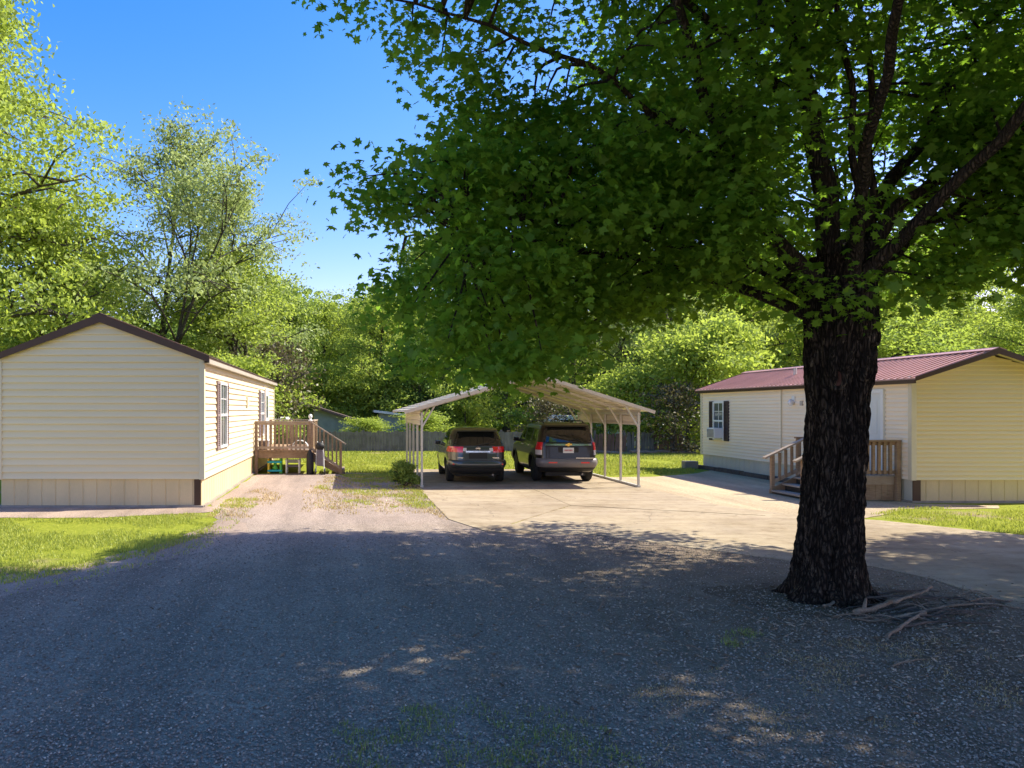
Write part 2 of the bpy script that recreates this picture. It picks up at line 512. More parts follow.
def inst_mesh(name, tv, tf, cen, R, S, m, parent=None, smooth=False):
    """many small copies of one template written straight into ONE mesh. cen (n,3), R (n,3,3), S (n,) or (n,3)"""
    tv = np.asarray(tv, dtype=np.float32)
    n, k = len(cen), len(tv)
    S = np.asarray(S, dtype=np.float32)
    if S.ndim == 1:
        S = S[:, None]
    off = ORIG.get(parent.name, Vector((0, 0, 0))) if parent else Vector((0, 0, 0))
    loc = tv[None, :, :] * S[:, None, :]
    v = np.einsum('nij,nkj->nki', R.astype(np.float32), loc) + cen[:, None, :].astype(np.float32) - np.array(off, dtype=np.float32)
    ls = [len(f) for f in tf]
    flat = np.concatenate([np.array(f) for f in tf])
    loops = (flat[None, :] + (np.arange(n) * k)[:, None]).ravel()
    tot = np.tile(np.array(ls), n)
    start = np.concatenate([[0], np.cumsum(tot)[:-1]])
    me = bpy.data.meshes.new(name)
    me.vertices.add(n * k)
    me.vertices.foreach_set('co', v.ravel())
    me.loops.add(len(loops))
    me.loops.foreach_set('vertex_index', loops.astype(np.int32))
    me.polygons.add(len(tot))
    me.polygons.foreach_set('loop_start', start.astype(np.int32))
    me.polygons.foreach_set('loop_total', tot.astype(np.int32))
    if smooth:
        me.polygons.foreach_set('use_smooth', np.ones(len(tot), dtype=bool))
    me.materials.append(M[m])
    me.update(calc_edges=True)
    me.validate()
    o = bpy.data.objects.new(name, me)
    C.objects.link(o)
    if parent:
        o.parent = parent
        ORIG[o.name] = off
    return o


def frames(nrm, ang):
    """rotation matrices with z = nrm, spun by ang"""
    nrm = nrm / np.linalg.norm(nrm, axis=1, keepdims=True)
    ref = np.where(np.abs(nrm[:, 2:3]) > 0.9, np.array([[1.0, 0, 0]]), np.array([[0, 0, 1.0]]))
    a = np.cross(ref, nrm)
    a /= np.linalg.norm(a, axis=1, keepdims=True)
    b = np.cross(nrm, a)
    c, s = np.cos(ang)[:, None], np.sin(ang)[:, None]
    return np.stack([a * c + b * s, b * c - a * s, nrm], axis=2)


def inpoly(P, poly):
    x, y = P[:, 0], P[:, 1]
    ins = np.zeros(len(P), dtype=bool)
    j = len(poly) - 1
    for i in range(len(poly)):
        xi, yi = poly[i]
        xj, yj = poly[j]
        c = ((yi > y) != (yj > y)) & (x < (xj - xi) * (y - yi) / (yj - yi + 1e-12) + xi)
        ins ^= c
        j = i
    return ins


def jagged(pts, step=0.35, amp=0.12, seed=0):
    out = []
    for i in range(len(pts)):
        a, b = Vector((*pts[i], 0)), Vector((*pts[(i + 1) % len(pts)], 0))
        L = (b - a).length
        n = max(1, min(160, int(L / step)))
        d = (b - a).normalized()
        nn = Vector((-d.y, d.x, 0))
        for k in range(n):
            p = a + (b - a) * (k / n)
            w = mnoise.noise(Vector((p.x * 0.9, p.y * 0.9, seed))) + 0.6 * mnoise.noise(Vector((p.x * 2.7, p.y * 2.7, seed + 9)))
            p = p + nn * w * amp
            out.append((p.x, p.y))
    return out


def sheet(name, pts, z, m, thick=0.0):
    mb = MB()
    n = len(pts)
    vs = [(p[0], p[1], z) for p in pts]
    area = sum(pts[i][0] * pts[(i + 1) % n][1] - pts[(i + 1) % n][0] * pts[i][1] for i in range(n))
    if area < 0:
        vs = vs[::-1]
    fs = [tuple(range(n))]
    if thick:
        vs = vs + [(v[0], v[1], z - thick) for v in vs]
        fs += [(i, i + n, (i + 1) % n + n, (i + 1) % n) for i in range(n)]
    mb.add(vs, fs)
    return mb.build(name, m)


# ------------------------------------------------------------------ ground
def build_ground():
    g = MB()
    g.add([(-300, -60, 0), (300, -60, 0), (300, 420, 0), (-300, 420, 0)], [(0, 1, 2, 3)])
    tag(g.build('ground', 'lawn'), kind='structure')

    # gravel yard + lane (world plan)
    pts = [(-16, -12), (-15, 8.0), gp(-90, 612), gp(0, 584), gp(60, 573), gp(150, 554), gp(200, 538), gp(216, 520), gp(214, 509), (-3.22, 17.9), (-3.22, 22.0), (-3.2, 26.3),
           gp(335, 474.0), gp(352, 478), gp(385, 478), (2.3, 24), (2.5, 20), gp(455, 519), gp(500, 524), gp(600, 530), gp(730, 546), gp(800, 556), gp(870, 558),
           gp(930, 570), gp(1024, 603), (9.3, 6.6), (12, 4.5), (16, -12)]
    tag(sheet('gravel_yard', jagged(pts, 0.3, 0.13, 3), 0.006, 'gravel'), kind='structure')
    # bare dirt strip along the left house
    pts = [gp(-120, 519), gp(100, 518), gp(205, 513), gp(222, 511), gp(215, 507), gp(195, 506.5), gp(-120, 506.5)]
    tag(sheet('dirt_strip', jagged(pts, 0.25, 0.1, 8), 0.010, 'dirt'), kind='structure')
    pts = [gp(602, 477.5), gp(655, 477), gp(697, 473.5), gp(712, 470.5), gp(915, 504), gp(1000, 506), gp(1000, 509), gp(905, 509), gp(860, 520), gp(800, 522), gp(640, 495)]
    tag(sheet('gravel_path', jagged(pts, 0.25, 0.1, 11), 0.010, 'gravel_tan'), kind='structure')

    pts = [gp(-60, 588), gp(0, 577), gp(60, 567), gp(150, 548), gp(203, 531), gp(222, 518), gp(250, 524), gp(225, 545), gp(150, 566), gp(60, 586), gp(-60, 612)]
    tag(sheet('dirt_edge', jagged(pts, .2, .22, 17), .0085, 'dirt'), kind='structure')
    # concrete: carport pad, apron and the drive running off to the right, cast as separate pours with open joints
    zc = 0.018
    x0, x1 = 1.90, 8.30
    g = 0.008
    pours = [
        [(x0, 24.7 + g), (5.05 - g, 24.7 + g), (5.05 - g, 28.3), (x0, 28.3)],
        [(5.05 + g, 24.7 + g), (x1, 24.7 + g), (x1, 28.3), (5.05 + g, 28.3)],
        [(x0, 21.2 + g), (5.05 - g, 21.2 + g), (5.05 - g, 24.7 - g), (x0, 24.7 - g)],
        [(5.05 + g, 21.2 + g), (x1, 21.2 + g), (x1, 24.7 - g), (5.05 + g, 24.7 - g)],
        [gp(449, 520), (x0 + .02, 21.2 - g), (5.05 - g, 21.2 - g), (5.05 - g, 17.6), gp(486, 532)],
        [(5.05 + g, 17.6), (5.05 + g, 21.2 - g), (x1, 21.2 - g), gp(720, 506), (8.6, 15.9)],
    ]
    for p in pours:
        tag(sheet('concrete_pad', p, zc, 'concrete', 0.12), kind='structure')
    far = [gp(720, 506.6), gp(800, 516), gp(880, 521), gp(1024, 536), (30, 12.6), (60, 11.5)]
    near = [(60, 5.0), (30, 5.6), gp(1024, 611), gp(930, 579), gp(870, 567), gp(800, 563), gp(730, 553.5), gp(600, 536), gp(487, 532.6), (5.05, 17.58), (8.6, 15.88)]
    dp = far + near
    tag(sheet('driveway', jagged(dp, 0.5, 0.035, 5), zc - 0.004, 'concrete', 0.1), kind='structure')

    rng = np.random.default_rng(3)
    # loose stones over the near yard
    n = 95000
    Y = 3.8 + (rng.random(n) ** 1.7) * 9.5
    X = (-0.50 + rng.random(n) * 1.45) * Y
    P = np.stack([X, Y], 1)
    keep = inpoly(P, [(-16, -12), (-15, 8.0), gp(0, 590), gp(60, 578), gp(150, 560), gp(230, 530), gp(440, 512), gp(458, 517), gp(490, 528), gp(600, 532), gp(730, 549), gp(800, 559), gp(870, 563), gp(930, 575), gp(1024, 606), (9.3, 6), (16, -12)])
    P = P[keep]
    n = len(P)
    cen = np.stack([P[:, 0], P[:, 1], np.full(n, 0.013)], 1)
    s = (0.005 + 0.010 * rng.random(n) ** 2.2)
    S = np.stack([s * (0.8 + .6 * rng.random(n)), s * (0.7 + .4 * rng.random(n)), s * (0.5 + .3 * rng.random(n))], 1)
    nr = np.stack([rng.normal(0, .3, n), rng.normal(0, .3, n), np.ones(n)], 1)
    tv = [(1, .1, 0), (.2, 1, .1), (-1, .3, -.1), (-.3, -1, 0), (.1, .05, .9), (0, 0, -.9)]
    tf = [(0, 1, 4), (1, 2, 4), (2, 3, 4), (3, 0, 4), (1, 0, 5), (2, 1, 5), (3, 2, 5), (0, 3, 5)]
    o = inst_mesh('loose_gravel', tv, tf, cen, frames(nr, rng.random(n) * 6.28), S, 'stone')
    tag(o, 'loose dark crushed stones scattered over the shaded yard', 'gravel', kind='stuff')

    # trodden soil round the trunk
    pts = [(5.5 + (1.15 + .25 * math.sin(3 * a)) * math.cos(a), 8.9 + (.95 + .2 * math.cos(2 * a)) * math.sin(a)) for a in np.linspace(0, 2 * math.pi, 24, endpoint=False)]
    tag(sheet('bare_soil', jagged(pts, .12, .10, 31), .0095, 'soil'), kind='structure')
    # bark chips / leaf litter around the trunk
    n = 2600
    a = rng.random(n) * 6.28
    r = np.abs(rng.normal(0, 2.2, n)) + 0.35
    P = np.stack([5.2 + r * np.cos(a) * 1.3, 7.7 + r * np.sin(a) * .8], 1)
    P = P[(P[:, 1] < 9.8) & (P[:, 1] > 4.5)]
    n = len(P)
    cen = np.stack([P[:, 0], P[:, 1], np.full(n, 0.016)], 1)
    S = np.stack([0.012 + .055 * rng.random(n) ** 2.5, .007 + .013 * rng.random(n), .004 + .004 * rng.random(n)], 1)
    nr = np.stack([rng.normal(0, .2, n), rng.normal(0, .2, n), np.ones(n)], 1)
    o = inst_mesh('bark_litter', tv, tf, cen, frames(nr, rng.random(n) * 6.28), S, 'chip')
    tag(o, 'pale bark chips and twigs littering the gravel round the maple', 'litter', kind='stuff')


def blades(name, polys, dens, h, w, m, label, seed, mask=0.0, mscale=0.6, lean=0.5, holes=()):
    rng = np.random.default_rng(seed)
    Ps = []
    for poly in polys:
        xs = [p[0] for p in poly]
        ys = [p[1] for p in poly]
        n = int((max(xs) - min(xs)) * (max(ys) - min(ys)) * dens)
        P = np.stack([min(xs) + rng.random(n) * (max(xs) - min(xs)), min(ys) + rng.random(n) * (max(ys) - min(ys))], 1)
        P = P[inpoly(P, poly)]
        if mask:
            k = np.array([mnoise.noise(Vector((p[0] * mscale, p[1] * mscale, seed))) + .55 * mnoise.noise(Vector((p[0] * mscale * 4, p[1] * mscale * 4, seed + 4))) + rng.normal(0, .12) for p in P])
            P = P[k > mask - 0.35]
        Ps.append(P)
    P = np.concatenate(Ps)
    n = len(P)
    tv = [(-.5, 0, 0), (.5, 0, 0), (.35, .1, .55), (0, .38, 1), (-.35, .1, .55)]
    tf = [(0, 1, 2, 4), (4, 2, 3)]
    cen = np.stack([P[:, 0], P[:, 1], np.full(n, 0.003)], 1)
    S = np.stack([w * (.6 + .8 * rng.random(n)), h * (.5 + rng.random(n)), h * (.4 + .9 * rng.random(n))], 1)
    nr = np.stack([rng.normal(0, lean * .5, n), rng.normal(0, lean * .5, n), np.ones(n)], 1)
    o = inst_mesh(name, tv, tf, cen, frames(nr, rng.random(n) * 6.28), S, m)
    tag(o, label, 'grass', kind='stuff')


def build_grass():
    blades('lawn_grass', [[gp(-70, 600), gp(0, 586), gp(60, 575), gp(150, 555), gp(203, 537), gp(222, 518), gp(195, 514), gp(100, 519), gp(-70, 520)]], 1500, 0.055, 0.011, 'blade',
           'mown sunlit lawn strip in front of the left cream house', 21, 0.25)
    blades('verge_grass', [[gp(212, 513), gp(245, 514), gp(268, 499), gp(250, 492), gp(225, 501)], [gp(312, 506), gp(345, 510), gp(420, 509), gp(440, 514), gp(425, 494), gp(421, 489), gp(395, 477), gp(335, 477), gp(312, 490)]],
           800, 0.06, 0.014, 'blade', 'thin patchy grass beside the gravel lane', 22, 0.50, 0.9)
    blades('dry_verge_grass', [[gp(205, 518), gp(250, 519), gp(285, 496), gp(262, 488), gp(232, 497)], [gp(300, 512), gp(345, 515), gp(430, 514), gp(450, 522), gp(432, 500), gp(421, 489), gp(395, 476), gp(325, 476), gp(303, 492)]],
           420, 0.05, 0.014, 'straw', 'dry straw coloured grass fringing the gravel lane', 28, 0.36, 1.3)
    blades('back_lawn_grass', [[(-1.2, 27.0), (1.8, 26.5), (1.8, 40), (-8, 41), (-3.2, 34), (-0.6, 30)], [(1.8, 28.4), (8.3, 28.4), (8.3, 40), (1.8, 40)], [(8.3, 25.6), (12.0, 26.8), (13.2, 29.4), (18, 30), (18, 39.0), (8.3, 39.5)]],
           330, 0.10, 0.028, 'blade', 'mown sunlit lawn behind the carport', 23, 0.12, 0.5)
    blades('side_lawn_grass', [[gp(905, 508), gp(870, 515), gp(895, 521), gp(1024, 535), gp(1090, 541), gp(1090, 508)]], 900, 0.06, 0.014, 'blade',
           'yellowing lawn in front of the right house', 24, 0.3, 0.8)
    blades('weed_grass', [[gp(320, 775), gp(330, 735), gp(350, 715), gp(470, 700), gp(560, 712), gp(640, 745), gp(650, 790)], [gp(718, 644), gp(735, 650), gp(756, 645), gp(763, 636), gp(745, 630), gp(727, 633)]], 2300, 0.042, 0.006, 'blade_shade',
           'low weeds growing through the shaded gravel', 25, 0.36, 3.0)
    blades('straw_grass', [[gp(480, 790), gp(500, 740), gp(600, 700), gp(820, 640), gp(1000, 640), gp(1060, 700), gp(900, 730), gp(700, 745), gp(640, 790)]], 1500, 0.03, 0.006, 'straw',
           'dry straw coloured grass tufts in the shaded gravel', 26, 0.55, 1.9, 1.2)
    blades('ragged_lawn_grass', [[gp(-40, 612), gp(0, 598), gp(60, 586), gp(150, 566), gp(215, 546), gp(240, 522), gp(225, 514), gp(203, 530), gp(150, 549), gp(0, 578)]], 520, 0.045, 0.010, 'blade', 'ragged green tufts spreading from the lawn into the gravel', 29, 0.5, 2.2)
    blades('lawn_edge_grass', [[gp(-40, 600), gp(0, 590), gp(60, 579), gp(150, 560), gp(212, 540), gp(225, 520), gp(203, 530), gp(150, 549), gp(0, 575)]], 500, 0.035, 0.008, 'straw',
           'dry brown grass along the lawn edge', 27, 0.35, 1.5)


# ------------------------------------------------------------------ houses
def siding(mb, a, b, z0, z1, nrm, exp=0.115, span=None, dep=0.034):
    """lapped courses along a->b; span(z) gives the usable (t0,t1) at height z"""
    a, b, nrm = Vector(a), Vector(b), Vector(nrm)
    d = b - a
    z = z0
    while z < z1 - 1e-4:
        zt = min(z + exp, z1)
        l0, l1 = span(z) if span else (0, 1)
        u0, u1 = span(zt) if span else (0, 1)
        pb0, pb1 = a + d * l0 + nrm * dep, a + d * l1 + nrm * dep
        pt0, pt1 = a + d * u0, a + d * u1
        q0, q1 = a + d * l0, a + d * l1
        up = Vector((0, 0, 1))
        lip = 0.018
        v = [q0 + up * z, q1 + up * z, pb1 + up * z, pb0 + up * z, pb1 + nrm * .001 + up * (z + lip), pb0 + nrm * .001 + up * (z + lip), pt1 + up * zt, pt0 + up * zt]
        mb.add(v, [(0, 1, 2, 3), (3, 2, 4, 5), (5, 4, 6, 7)])
        z = zt


def ribs(mb, a, b, z0, z1, nrm, pitch=0.3, dep=0.012):
    """vertical panelled skirting"""
    a, b, nrm = Vector(a), Vector(b), Vector(nrm)
    L = (b - a).length
    d = (b - a) / L
    t = 0.0
    up = Vector((0, 0, 1))
    prof = []
    while t < L:
        prof += [(t, 0), (min(t + .012, L), dep), (min(t + pitch - .03, L), dep), (min(t + pitch - .018, L), 0)]
        t += pitch
    prof.append((L, 0))
    vs, fs = [], []
    for (s, o) in prof:
        p = a + d * s + nrm * o
        vs += [p + up * z0, p + up * z1]
    for i in range(len(prof) - 1):
        fs.append((2 * i, 2 * i + 2, 2 * i + 3, 2 * i + 1))
    mb.add(vs, fs)


def window_on_x(root, X, sgn, y0, y1, z0, z1, shutter=None, sh_w=0.3):
    """double-hung window on a wall in the plane x = X facing sgn"""
    o1 = X + sgn * 0.018
    o2 = X + sgn * 0.085
    fw = 0.06
    mb = MB()
    lo, hi = min(o1, o2), max(o1, o2)
    mb.box(lo, y0, z0, hi, y0 + fw, z1)
    mb.box(lo, y1 - fw, z0, hi, y1, z1)
    mb.box(lo, y0 + fw, z0, hi, y1 - fw, z0 + fw)
    mb.box(lo, y0 + fw, z1 - fw, hi, y1 - fw, z1)
    zm = (z0 + z1) / 2
    mb.box(lo, y0 + fw, zm - .03, hi, y1 - fw, zm + .03)
    w = mb.build('window', 'white', root, bevel=0.004)
    g = MB()
    gx = X + sgn * 0.052
    g.box(min(gx, X + sgn * .02), y0 + fw, z0 + fw, max(gx, X + sgn * .02), y1 - fw, zm - .03)
    g.box(min(gx, X + sgn * .02), y0 + fw, zm + .03, max(gx, X + sgn * .02), y1 - fw, z1 - fw)
    g.build('pane', 'pane', w)
    mu = MB()
    ym = (y0 + y1) / 2
    g2 = X + sgn * 0.062
    mu.box(min(gx, g2), ym - .01, z0 + fw, max(gx, g2), ym + .01, zm - .03)
    mu.box(min(gx, g2), ym - .01, zm + .03, max(gx, g2), ym + .01, z1 - fw)
    mu.box(min(gx, g2) , y0 + fw, (zm + z1) / 2 - .01, max(gx, g2) , y1 - fw, (zm + z1) / 2 + .008)
    mu.build('muntin', 'white', w)
    if shutter:
        for (a, b) in ((y0 - sh_w - .01, y0 - .01), (y1 + .01, y1 + sh_w + .01)):
            s = MB()
            a_, b_ = min(o1, X + sgn * .072), max(o1, X + sgn * .072)
            s.box(a_, a, z0 - .02, b_, a + .045, z1 + .02)
            s.box(a_, b - .045, z0 - .02, b_, b, z1 + .02)
            for zz in (z0 - .02, zm - .03, z1 - .05):
                s.box(a_, a + .045, zz, b_, b - .045, zz + .07)
            z = z0 + .055
            while z < z1 - .06:
                if abs(z - zm) > .05:
                    s.beam((X + sgn * .056, a + .045, z), (X + sgn * .056, b - .045, z), .03, .012, up=(sgn * .6, 0, 1))
                z += .05
            s.box(min(o1, o1 + sgn * .028), a + .04, z0, max(o1, o1 + sgn * .028), b - .04, z1)
            s.build('shutter', shutter, root)
    return w


def mobile_home(name, label, X0, X1, Y0, Y1, zs, ze, zp, siding_m, gable_m, skirt_m, side_skirt_m, roof_m, rake_m, eave_m, rake_h=0.2, ov=0.16, front_ov=0.10, corner='trim_cream', lap=.155):
    root = thing(name, label, 'house', ((X0 + X1) / 2, (Y0 + Y1) / 2, 0))
    xm = (X0 + X1) / 2
    hw = (X1 - X0) / 2
    # gables
    mb = MB()
    wall_top = ze
    zt = zp - 0.12

    def span(z):
        if z <= ze:
            return (0, 1)
        k = min(1, (z - ze) / (zt - ze))
        return (0.5 * k, 1 - 0.5 * k)
    for (yy, s) in ((Y0, -1), (Y1, 1)):
        mb = MB()
        siding(mb, (X0, yy, 0), (X1, yy, 0), zs, zt, (0, s, 0), lap, span=span)
        d = 0.01
        yy = yy - s * d
        mb.add([(X0 + d, yy, zs), (X1 - d, yy, zs), (X1 - d, yy, ze), (xm, yy, zt), (X0 + d, yy, ze)], [(0, 1, 2, 3, 4)])
        mb.build('gable_wall', gable_m, root)
    for (xx, s) in ((X0, -1), (X1, 1)):
        mb = MB()
        siding(mb, (xx, Y0, 0), (xx, Y1, 0), zs, ze, (s, 0, 0), lap)
        x = xx - s * d
        mb.add([(x, Y0 + d, zs), (x, Y1 - d, zs), (x, Y1 - d, ze), (x, Y0 + d, ze)], [(0, 1, 2, 3)])
        mb.build('side_wall', siding_m, root)
    mb = MB()
    mb.add([(X0, Y0, zs), (X1, Y0, zs), (X1, Y1, zs), (X0, Y1, zs)], [(0, 1, 2, 3)])
    mb.build('underfloor', 'black', root)
    # corner trims
    for (xx, sx) in ((X0, -1), (X1, 1)):
        for (yy, sy) in ((Y0, -1), (Y1, 1)):
            m2 = MB()
            ax, bx = sorted((xx + sx * .05, xx - sx * .07))
            ay, by = sorted((yy + sy * .05, yy - sy * .07))
            m2.box(ax, ay, zs - .01, bx, by, ze)
            m2.build('corner_trim', corner, root, bevel=.006)
    # skirting, set in a little
    ins = 0.035
    for (yy, s) in ((Y0 + ins, -1), (Y1 - ins, 1)):
        m3 = MB()
        ribs(m3, (X0 + ins, yy, 0), (X1 - ins, yy, 0), 0.05, zs, (0, s, 0), .31)
        m3.build('end_skirting', skirt_m, root)
    for (xx, s) in ((X0 + ins, -1), (X1 - ins, 1)):
        m3 = MB()
        ribs(m3, (xx, Y0 + ins, 0), (xx, Y1 - ins, 0), 0.05, zs, (s, 0, 0), .31)
        m3.build('side_skirting', side_skirt_m, root)
    m4 = MB()
    m4.box(X0 - .03, Y0 - .05, 0, X1 + .03, Y0 + .03, .05)
    m4.box(X0 - .03, Y1 - .03, 0, X1 + .03, Y1 + .05, .05)
    m4.box(X0 - .05, Y0 + .03, 0, X0 + .03, Y1 - .03, .05)
    m4.box(X1 - .03, Y0 + .03, 0, X1 + .05, Y1 - .03, .05)
    m4.build('ground_timber', 'deck_grey', root)
    # roof slopes with standing ribs
    yf, yb = Y0 - front_ov, Y1 + front_ov
    sl = (zp - ze) / hw
    rf = MB()
    for s in (-1, 1):
        xe = xm + s * (hw + ov)
        zee = zp - sl * (hw + ov)
        t = .035
        vs = [(xm, yf, zp), (xe, yf, zee), (xe, yb, zee), (xm, yb, zp)]
        vs += [(v[0], v[1], v[2] - t) for v in vs]
        fs = [(0, 1, 2, 3), (7, 6, 5, 4), (0, 4, 5, 1), (1, 5, 6, 2), (2, 6, 7, 3)]
        if s < 0:
            fs = [f[::-1] for f in fs]
        rf.add(vs, fs)
        y = yf + .15
        while y < yb - .05:
            rf.beam((xm + s * .05, y, zp + .008 - sl * .05), (xe, y, zee + .008), .04, .03)
            y += .23
    rr = rf.build('roof', roof_m, root)
    cap = MB()
    cap.beam((xm - .08, yf - .012, zp + .01), (xm - .08, yb + .012, zp + .01), .2, .02, up=(-sl, 0, 1))
    cap.beam((xm + .08, yf - .012, zp + .012), (xm + .08, yb + .012, zp + .012), .2, .02, up=(sl, 0, 1))
    cap.build('ridge_cap', roof_m, rr)
    # rake boards
    for yy in (yf - .014, yb + .014):
        rk = MB()
        for s in (-1, 1):
            xe = xm + s * (hw + ov + .01)
            zee = zp - sl * (hw + ov)
            a, b = yy - .012, yy + .012
            vs = [(xm, a, zp + .025), (xe, a, zee + .025), (xe, a, zee - rake_h * .7), (xm, a, zp - rake_h)]
            vs += [(v[0], b, v[2]) for v in vs]
            rk.add(vs, [(0, 1, 2, 3), (7, 6, 5, 4), (0, 4, 5, 1), (1, 5, 6, 2), (2, 6, 7, 3)])
        rk.build('rake_trim', rake_m, root)
    # soffit strip behind the rake (front)
    for yy, s_ in ((yf, 1), (yb, -1)):
        sf = MB()
        y2 = Y0 if s_ > 0 else Y1
        for s in (-1, 1):
            xe = xm + s * (hw + ov)
            zee = zp - sl * (hw + ov)
            o = .05
            vs = [(xm, yy, zp - o), (xe, yy, zee - o), (xe, y2, zee - o), (xm, y2, zp - o)]
            sf.add(vs, [(0, 1, 2, 3)])
        sf.build('soffit', 'trim_cream', root)
    # eave fascia on both long sides
    for s in (-1, 1):
        ef = MB()
        xe = xm + s * (hw + ov)
        zee = zp - sl * (hw + ov)
        a, b = sorted((xe - s * .02, xe + s * .012))
        ef.box(a, yf + .01, zee - .13, b, yb - .01, zee - .037)
        c, d2 = sorted((xe - s * .02, xm + s * hw))
        ef.add([(c, yf + .01, zee - .12), (d2, yf + .01, zee - .12), (d2, yb - .01, zee - .12), (c, yb - .01, zee - .12)], [(0, 1, 2, 3)])
        ef.build('eave_fascia', eave_m, root)
    return root


LX1, LY0, LY1 = -3.32, 17.3, 33.2
RX0, RY0, RY1 = 13.30, 18.17, 29.0


def build_houses():
    L = mobile_home('mobile_home', 'cream clad single storey mobile home with dark brown roof edge and blank end wall', LX1 - 4.58, LX1, LY0, LY1, .645, 3.44, 4.33,
                    'siding', 'siding', 'skirt', 'skirt', 'roof_brown', 'trim_brown', 'fascia', rake_h=.165)
    window_on_x(L, LX1, 1, 19.25, 20.3, 1.24, 2.9, 'shutter_lit', .32)
    window_on_x(L, LX1, 1, 28.0, 29.0, 1.24, 2.9, 'shutter_lit', .32)
    # door onto the porch
    d = MB()
    d.box(LX1 + .016, 29.75, .86, LX1 + .058, 30.7, 2.95)
    dd = d.build('door', 'door', L, bevel=.01)
    fr = MB()
    fr.box(LX1 + .01, 29.65, .86, LX1 + .075, 29.748, 3.04)
    fr.box(LX1 + .01, 30.702, .86, LX1 + .075, 30.8, 3.04)
    fr.box(LX1 + .01, 29.748, 2.952, LX1 + .075, 30.702, 3.04)
    fr.build('door_frame', 'white', dd)
    MB().box(LX1 + .058, 29.95, 1.9, LX1 + .064, 30.5, 2.75).build('pane', 'pane', dd)
    # dark panel at the front corner of the skirting, vent and small wall box
    MB().box(LX1 - .19, LY0 - .004, .05, LX1 - .045, LY0 + .02, .64).build('access_panel', 'trim_brown', L)
    MB().box(LX1 + .016, 24.4, 2.3, LX1 + .075, 24.75, 2.62).build('wall_vent', 'trim_cream', L, bevel=.01)

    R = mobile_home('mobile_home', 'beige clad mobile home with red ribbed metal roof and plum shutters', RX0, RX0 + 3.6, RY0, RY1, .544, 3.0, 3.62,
                    'siding_b', 'siding_bounce', 'skirt', 'skirt_grey', 'roof_red', 'trim_brown', 'trim_brown', rake_h=.11, front_ov=.3, ov=.14, lap=.108)
    window_on_x(R, RX0, -1, 27.2, 28.0, 1.12, 2.5, 'shutter', .3)
    d = MB()
    d.box(RX0 - .05, 19.15, .66, RX0 - .016, 20.05, 2.62)
    for z0, z1 in ((.85, 1.45), (1.6, 2.45)):
        d.box(RX0 - .058, 19.3, z0, RX0 - .05, 19.9, z1)
    dd = d.build('door', 'door', R, bevel=.008)
    fr = MB()
    fr.box(RX0 - .08, 19.05, .66, RX0 - .01, 19.148, 2.72)
    fr.box(RX0 - .08, 20.052, .66, RX0 - .01, 20.15, 2.72)
    fr.box(RX0 - .08, 19.148, 2.622, RX0 - .01, 20.052, 2.72)
    fr.build('door_frame', 'white', dd)
    MB().lathe([(.005, -.09), (.03, -.085), (.034, -.06), (.012, -.04), (.012, 0)], (RX0 - .05, 19.97, 1.62), 'x', 12).build('handle', 'gold', dd, smooth=True)
    # porch lamp between window and door
    lm = MB()
    lm.box(RX0 - .055, 22.9, 2.42, RX0 - .012, 23.05, 2.62)
    wl = lm.build('wall_lamp', 'white', R, bevel=.008)
    MB().lathe([(.03, -.16), (.075, -.15), (.085, -.05), (.05, 0), (.01, .02)], (RX0 - .11, 22.975, 2.5), 'z', 14).build('lamp_shade', 'lens_clear', wl, smooth=True)
    MB().box(RX0 - .06, 22.5, 2.33, RX0 - .012, 22.62, 2.47).build('socket_box', 'fascia', R, bevel=.006)
    # conduit pipe up the wall, roof vent
    MB().tube([(RX0 - .05, 23.6, .6), (RX0 - .05, 23.6, 2.95)], [.018, .018], 8).build('conduit', 'trim_cream', R)
    MB().box(RX0 + .02, RY0 - .006, .05, RX0 + .2, RY0 + .02, .535).build('access_panel', 'trim_brown', R)
    rv = MB().tube([(RX0 + .9, 24.5, 3.2), (RX0 + .9, 24.5, 3.55)], [.05, .05], 10)
    rv.build('roof_vent', 'galv', R)
    # timber along the foot of the skirting
    ft = MB()
    for k in range(5):
        ft.box(RX0 - .22, 20.6 + k * 1.74, .0, RX0 - .06, 20.6 + k * 1.74 + 1.70, .13 + .015 * (k % 2))
    ft.build('foot_timber', 'stick_dark', R)

    a = thing('window_air_conditioner', 'white box air conditioner set in the lower half of the plum shuttered window', 'air conditioner', (RX0 - .2, 27.55, 1.2))
    b = MB()
    b.box(RX0 - .36, 27.28, 1.19, RX0 - .062, 27.86, 1.56)
    b.build('case', 'white', a, bevel=.015)
    g = MB()
    for k in range(7):
        g.box(RX0 - .372, 27.32, 1.23 + k * .042, RX0 - .361, 27.82, 1.252 + k * .042)
    g.build('grille', 'greyfab', a)

    s = thing('concrete_block', 'grey brown block lying at the far corner of the red roofed house', 'block', (RX0 - .45, 28.9, 0))
    MB().box(RX0 - .75, 28.75, 0, RX0 - .25, 29.1, .28).build('block_body', 'deck_grey', s, bevel=.02)


# ------------------------------------------------------------------ porches
def railing(mb_rail, mb_bal, p0, p1, zt, zb, sp=.125, w=.06):
    p0, p1 = Vector(p0), Vector(p1)
    d = p1 - p0
    n = max(2, int(d.length / sp))
    for k in range(1, n):
        q = p0 + d * (k / n)
        t = k / n
        b0 = zb[0] + (zb[1] - zb[0]) * t
        t0 = zt[0] + (zt[1] - zt[0]) * t
        mb_bal.box(q.x - w / 2, q.y - w / 2, b0, q.x + w / 2, q.y + w / 2, t0)


